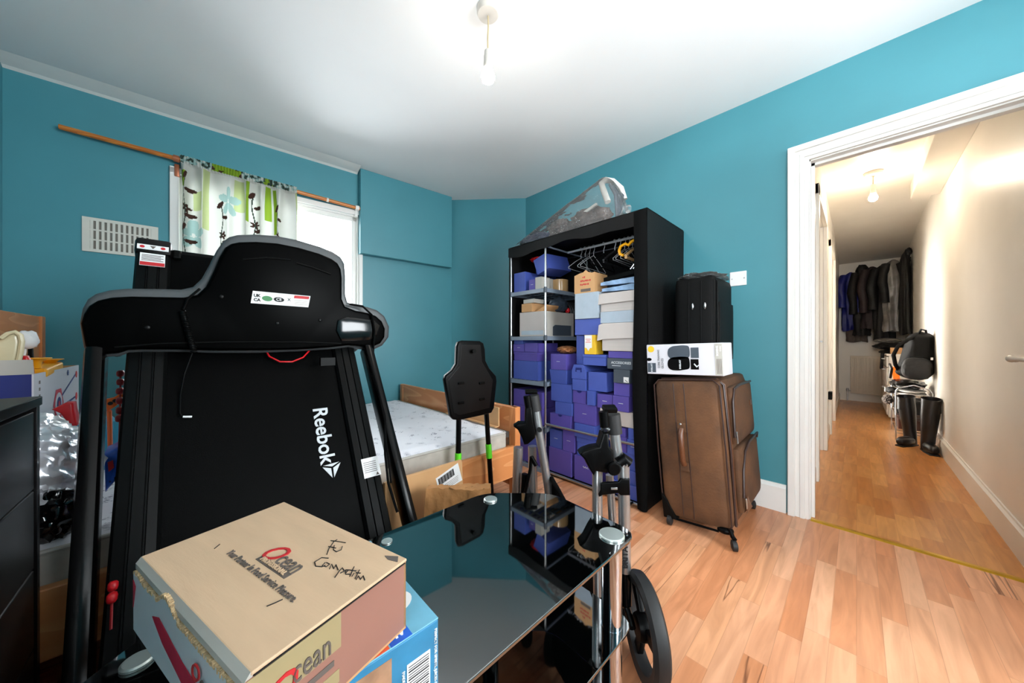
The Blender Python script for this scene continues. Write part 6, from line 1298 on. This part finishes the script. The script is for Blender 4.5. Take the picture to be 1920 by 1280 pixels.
for k in range(14): yy = ya+0.025+k*0.04; rb.box(7.965, 7.978, yy, yy+0.020, 0.16, 0.73, bev=0.004)
rb.build('panel', M['radiator'], rd, smooth=True)
MB().tube([(8.0, 0.11, 0.0), (8.0, 0.11, 0.17), (8.0, 0.07, 0.17)], 0.010, 10).build('pipe', M['steel'], rd, smooth=True)
MB().lathe([(0.014, 0), (0.018, 0.02), (0.014, 0.05)], 14, Matrix.Translation((8.0, 0.11, 0.16))).build('valve', M['steel'], rd, smooth=True)
ck = thing('coat_rack', 'maroon wooden coat rail high on the end wall behind the coats', 'coat rack', (8.08, -0.2, 2.12))
MB().box(8.075, 8.099, -0.45, 0.10, 2.10, 2.17, bev=0.004).build('rail_board', M['maroon'], ck)
for k in range(5): MB().tube([(8.075, -0.42+k*0.115, 2.13), (8.03, -0.42+k*0.115, 2.125), (8.015, -0.42+k*0.115, 2.15)], 0.006, 8).build('hook', M['steel'], ck, smooth=True)
def coat(x, y, w_, ztop, zbot, m, label, dep=0.07, seed=0, name='coat', sleeve=True, hood=False, m2=None, arm=0.75):
    t = thing(name, label, 'coat', (x, y, zbot), group='coats hanging at the end of the hallway')
    b = MB(); L_ = ztop-zbot
    def f(u, v):
        a = 2*PI*u; z = ztop-L_*v
        sh = min(1, (v/0.10)**0.5) if v < 0.10 else 1.0; wv = w_*(0.18+0.72*sh+0.18*v); dv = dep*(0.35+0.65*sh)
        k = 1+0.30*noise.noise(Vector((math.cos(a)*2, v*4+seed*3, math.sin(a)*2)))+0.12*math.sin(a*7+seed+v*5)*v
        return (x+dv*math.sin(a)*k, y+wv/2*math.cos(a)*k, z+0.012*math.sin(a*3+seed)*(v > 0.95))
    b.grid(f, 40, 30); b.build('body', M[m], t, smooth=True)
    if sleeve:
        for s in (-1, 1):
            q = Vector((x-dep*0.3, y+s*w_*0.36, ztop-L_*0.07)); e = Vector((x-dep*(1.0+0.5*math.sin(seed*2+s)), y+s*w_*(0.50+0.08*math.sin(seed*3)), ztop-L_*(arm-0.10*(s > 0)+0.05*math.sin(seed*5)))); mdd = (q+e)/2+Vector((-0.05, s*0.035, 0.02))
            MB().tube([q, q.lerp(mdd, .5)+Vector((-.02, s*.012, 0)), mdd, mdd.lerp(e, .5)+Vector((.012, -s*.012, 0)), e], [dep*0.80, dep*0.66, dep*0.74, dep*0.60, dep*0.68], 14).build('sleeve', M[m2 or m], t, smooth=True)
    if hood: MB().blob((x-dep*0.5, y, ztop-0.03), (dep*1.1, w_*0.38, 0.10), 0.2, 3, seed, 3).build('hood', M[m], t, smooth=True)
    return t
coat(7.96, 0.075, 0.19, 2.16, 1.18, 'coatblue', 'royal blue quilted jacket, leftmost on the hallway coat rack', 0.08, 1, 'jacket', arm=0.75)
coat(7.97, 0.0, 0.22, 2.14, 0.995, 'coatgrey', 'long grey knit garment showing below the blue jacket', 0.05, 2, sleeve=False)
coat(7.86, -0.06, 0.19, 2.18, 1.10, 'coatblack', 'black hooded coat next to the blue jacket', 0.075, 3, hood=True)
coat(7.78, -0.17, 0.20, 2.19, 1.20, 'coatbrown', 'dark brown zipped coat in the middle of the hallway coats', 0.08, 4, arm=0.8)
coat(7.62, -0.28, 0.20, 2.18, 1.02, 'coatblack', 'black sports jacket with a small grey patch, right of the brown coat', 0.08, 5, arm=0.7)
coat(7.40, -0.37, 0.19, 2.20, 1.15, 'coatsilver', 'shiny grey and black coat hanging near the right wall', 0.07, 6, 'jacket', m2='coatblack')
coat(7.15, -0.465, 0.10, 2.25, 1.10, 'coatblack', 'slim black coat flat against the right hallway wall', 0.12, 7, sleeve=False)
t = thing('wall_hook_scarf', 'black fluffy scarf on the topmost hook of the right hallway wall', 'scarf', (7.1, -0.47, 2.2))
for k in range(7): MB().blob((7.05+0.09*k, -0.49+0.012*(k % 2), 2.23-0.035*k), (0.04, 0.035, 0.05), 0.3, 4, k, 3).build('tuft', M['coatblack'], t, smooth=True)
fold = [(6.75, -0.36, 0.86, (0.20, 0.15, 0.03), 'coatblack', 'folded black clothes at the bottom of the heap on the white cabinet'), (6.85, -0.33, 0.935, (0.24, 0.17, 0.05), 'coatblack', 'dark bulky jacket lying on the folded clothes on the white cabinet'), (6.95, -0.30, 1.01, (0.16, 0.13, 0.035), 'coatsilver', 'grey lined bag on top of the clothes heap on the white cabinet')]
for k, (x, y, z, r_, m_, l_) in enumerate(fold): tag(MB().blob((x+0.1, y, z), r_, 0.2, 3, k+2, 4).build('folded_clothes', M[m_], smooth=True), l_, 'clothes', 'clothes heaped on the cabinet')
tag(MB().prism([(6.80, -0.262, 0.86), (6.95, -0.262, 0.86), (6.93, -0.25, 0.62), (6.82, -0.25, 0.62)], (0, 0.03, 0), 0.008).build('hanging_sleeve', M['coatblack'], smooth=True), 'black sleeve drooping over the edge of the white cabinet', 'clothes')
tag(MB().box(6.48, 6.56, -0.40, -0.30, 0.842, 0.92, bev=0.003).build('small_kraft_box', M['card']), 'little brown cardboard box at the near edge of the white cabinet', 'box')
t = thing('white_tub', 'white plastic tub with a brush standing on the white cabinet behind the backpack', 'tub', (6.52, -0.45, 0.841))
MB().lathe([(0.045, 0), (0.055, 0.075), (0.058, 0.078)], 24, Matrix.Translation((6.53, -0.455, 0.841))).build('tub', M['whitelabel'], t, smooth=True); MB().tube([(6.53, -0.44, 0.90), (6.53, -0.42, 1.0)], 0.008, 8).build('brush', M['whitelabel'], t, smooth=True)
# wire shoe rack
rk = thing('wire_shoe_rack', 'chromed wire shoe rack with arched ends against the right hallway wall', 'shoe rack', (5.45, -0.40, 0))
ky0, ky1 = -0.505, -0.275
for xx in (5.15, 5.75):
    MB().tube([(xx, ky1, 0), (xx, ky1, 0.50), (xx, ky1-0.02, 0.53), (xx, (ky0+ky1)/2, 0.565), (xx, ky0+0.02, 0.53), (xx, ky0, 0.50), (xx, ky0, 0)], 0.006, 10).build('end_frame', M['wire'], rk, smooth=True)
for z in (0.10, 0.26, 0.44):
    g_ = MB()
    for yy in (ky1, ky1-0.06, ky1-0.12, ky1-0.18, ky0): g_.tube([(5.15, yy, z), (5.75, yy, z)], 0.004, 8)
    for xx in (5.15, 5.75): g_.tube([(xx, ky0, z), (xx, ky1, z)], 0.004, 8); g_.tube([(xx, ky0, z-0.03), (xx, ky1, z-0.03)], 0.003, 8)
    g_.build('wire_shelf', M['wire'], rk, smooth=True)
tag(MB().box(5.22, 5.68, ky0+0.02, ky1-0.02, 0.105, 0.20, bev=0.003).build('brown_shoe_box', M['brownbox']), 'dark brown shoe box on the lowest shelf of the wire rack', 'box')
tag(MB().box(5.20, 5.70, ky0+0.015, ky1-0.01, 0.266, 0.385, bev=0.004).build('black_shoe_box', M['coatblack']), 'black shoe box on the middle shelf of the wire rack', 'box')
for k, z in enumerate((0.457, 0.488)): tag(MB().blob((5.45, -0.39, z), (0.26, 0.105, 0.015), 0.1, 3, k, 4).build('folded_linen', M['linen'], smooth=True), ('lower' if k == 0 else 'upper')+' folded white cloth on the top shelf of the wire rack', 'linen', 'white cloths on the wire rack')
t = thing('striped_trainer', 'black trainer with white stripes sticking out of the wire rack', 'shoe', (5.4, -0.25, 0.45))
MB().blob((5.42, -0.255, 0.478), (0.13, 0.045, 0.035), 0.1, 2, 3, 4, flatz=-0.03).build('upper', M['coatblack'], t, smooth=True)
for k in range(3): MB().bar((5.35+.05*k, -0.209, 0.46), (5.38+.05*k, -0.212, 0.50), 0.004, 0.008).build('stripe', M['whitelabel'], t)
tag(MB().blob((5.55, -0.235, 0.36), (0.15, 0.04, 0.05), 0.25, 4, 3, 4).build('grey_shoe_bag', M['coatgrey'], smooth=True), 'grey soft shoe bag hanging beside the wire rack', 'bag')
t = thing('black_handbag', 'black leather handbag slumped on top of the wire rack', 'bag', (5.35, -0.33, 0.5))
MB().blob((5.42, -0.37, 0.553), (0.20, 0.12, 0.045), 0.22, 3, 11, 4, 0.85).build('body', M['boot'], t, smooth=True)
MB().tube([(5.25, -0.24, 0.62), (5.2, -0.25, 0.72), (5.3, -0.24, 0.76)], 0.012, 10).build('strap', M['boot'], t, smooth=True)
tag(MB().prism([(5.64, -0.29, 0.506), (5.64, -0.34, 0.506), (5.64, -0.32, 0.71), (5.64, -0.265, 0.72)], (0.02, 0, 0), 0.003).build('orange_packet', M['orange']), 'orange packet peeping out left of the backpack', 'packet')
t = thing('black_backpack', 'black backpack leaning on the hallway wall above the shoe rack', 'backpack', (5.3, -0.43, 0.6))
def pk(u, v):
    a = 2*PI*u; z = 0.615+0.485*v; w_ = (0.27-0.11*v)*(math.sin(min(1, (v*1.02+0.02)/0.18)*PI/2))*(math.sin(min(1, (1.0-v)/0.12)*PI/2)**0.6 if v > 0.88 else 1)
    k = 1+0.05*noise.noise(Vector((math.cos(a)*2, v*4, math.sin(a)*2)))
    return (5.28-0.12*math.sin(a)*k*(w_/0.2)+0.02*v, -0.395-0.055*v+w_/2*math.cos(a)*k*(1 if math.cos(a) > -0.5 else 1), z)
MB().grid(pk, 36, 28).build('body', M['blacksuit'], t, smooth=True)
MB().blob((5.165, -0.41, 0.73), (0.05, 0.10, 0.11), 0.06, 3, 2, 4, 0.75).build('front_pocket', M['coatblack'], t, smooth=True)
MB().tube([(5.22, -0.42, 1.05), (5.20, -0.36, 1.02), (5.18, -0.29, 0.95), (5.18, -0.26, 0.86), (5.2, -0.275, 0.76), (5.24, -0.31, 0.68)], 0.016, 10, flat=0.5).build('shoulder_strap', M['blacksuit'], t, smooth=True)
MB().tube([(5.24, -0.43, 1.08), (5.23, -0.445, 1.12), (5.25, -0.475, 1.11), (5.26, -0.48, 1.07)], 0.009, 10).build('top_handle', M['blacksuit'], t, smooth=True)
MB().box(5.14, 5.145, -0.51, -0.495, 0.82, 0.845).build('badge', M['whitelabel'], t); MB().box(5.112, 5.118, -0.47, -0.36, 0.845, 0.851).build('zip', M['rail'], t)
# riding boots
def boot(x, y, h, label, lean=0.0, tw=0.0):
    t = thing('riding_boot', label, 'boot', (x, y, 0), group='black riding boots on the hallway floor', rotz=tw)
    mb = MB()
    pr_ = [(0.0, 0.042, 0.040), (0.03, 0.040, 0.042), (0.08, 0.036, 0.045), (0.13, 0.040, 0.046), (0.22, 0.050, 0.052), (0.32, 0.060, 0.058), (0.40, 0.060, 0.058), (h, 0.064, 0.062)]
    n = len(pr_); S = 24; rg = []
    for i, (z, a, b) in enumerate(pr_):
        rg.append([mb.bm.verts.new((lean*z*0.0+a*math.cos(2*PI*j/S), lean*z+b*math.sin(2*PI*j/S), z+(0.012*math.cos(2*PI*j/S) if i == n-1 else 0)+0.012)) for j in range(S)])
    for i in range(n-1):
        for j in range(S): mb.bm.faces.new((rg[i][j], rg[i][(j+1) % S], rg[i+1][(j+1) % S], rg[i+1][j]))
    inn = [mb.bm.verts.new(v.co*1.0+Vector((-(v.co.x)*0.08, -(v.co.y-lean*h)*0.08, -0.0))) for v in rg[-1]]; low = [mb.bm.verts.new(v.co+Vector((0, 0, -0.12))) for v in inn]
    for j in range(S): mb.bm.faces.new((rg[-1][j], rg[-1][(j+1) % S], inn[(j+1) % S], inn[j])); mb.bm.faces.new((inn[j], inn[(j+1) % S], low[(j+1) % S], low[j]))
    mb.bm.faces.new(low); mb.bm.faces.new(rg[0][::-1])
    mb.build('shaft', M['boot'], t, world=False, smooth=True)
    MB().blob((-0.075, 0, 0.045), (0.105, 0.042, 0.045), 0.05, 2, 3, 4, 0.85, flatz=-0.035).build('foot', M['boot'], t, world=False, smooth=True)
    MB().prism([(-0.18, -0.03, 0.0), (-0.17, 0.03, 0.0), (-0.06, 0.04, 0.0), (0.04, 0.035, 0.0), (0.04, -0.035, 0.0), (-0.06, -0.04, 0.0)], (0, 0, 0.012), 0.002).build('sole', M['rubber'], t, world=False)
    MB().tube([(0.055, -0.01+lean*0.4, 0.15), (0.062, -0.01+lean*0.4, 0.38)], 0.003, 6).build('zip', M['rail'], t, world=False)
    return t
boot(4.99, -0.362, 0.455, 'left black riding boot standing before the wire rack', 0.08, -0.5)
boot(4.82, -0.445, 0.470, 'right black riding boot close to the skirting board', -0.05, 0.15)
sk = thing('hallway_socket', 'small black socket on the left hallway wall near the floor', 'socket', (4.72, LWY, 0.38))
MB().box(4.70, 4.86, LWY-0.008, LWY-0.0005, 0.38, 0.50, bev=0.003).build('plate', M['whitelabel'], sk); MB().box(4.72, 4.82, LWY-0.04, LWY-0.008, 0.40, 0.48, bev=0.006).build('plug', M['black'], sk)
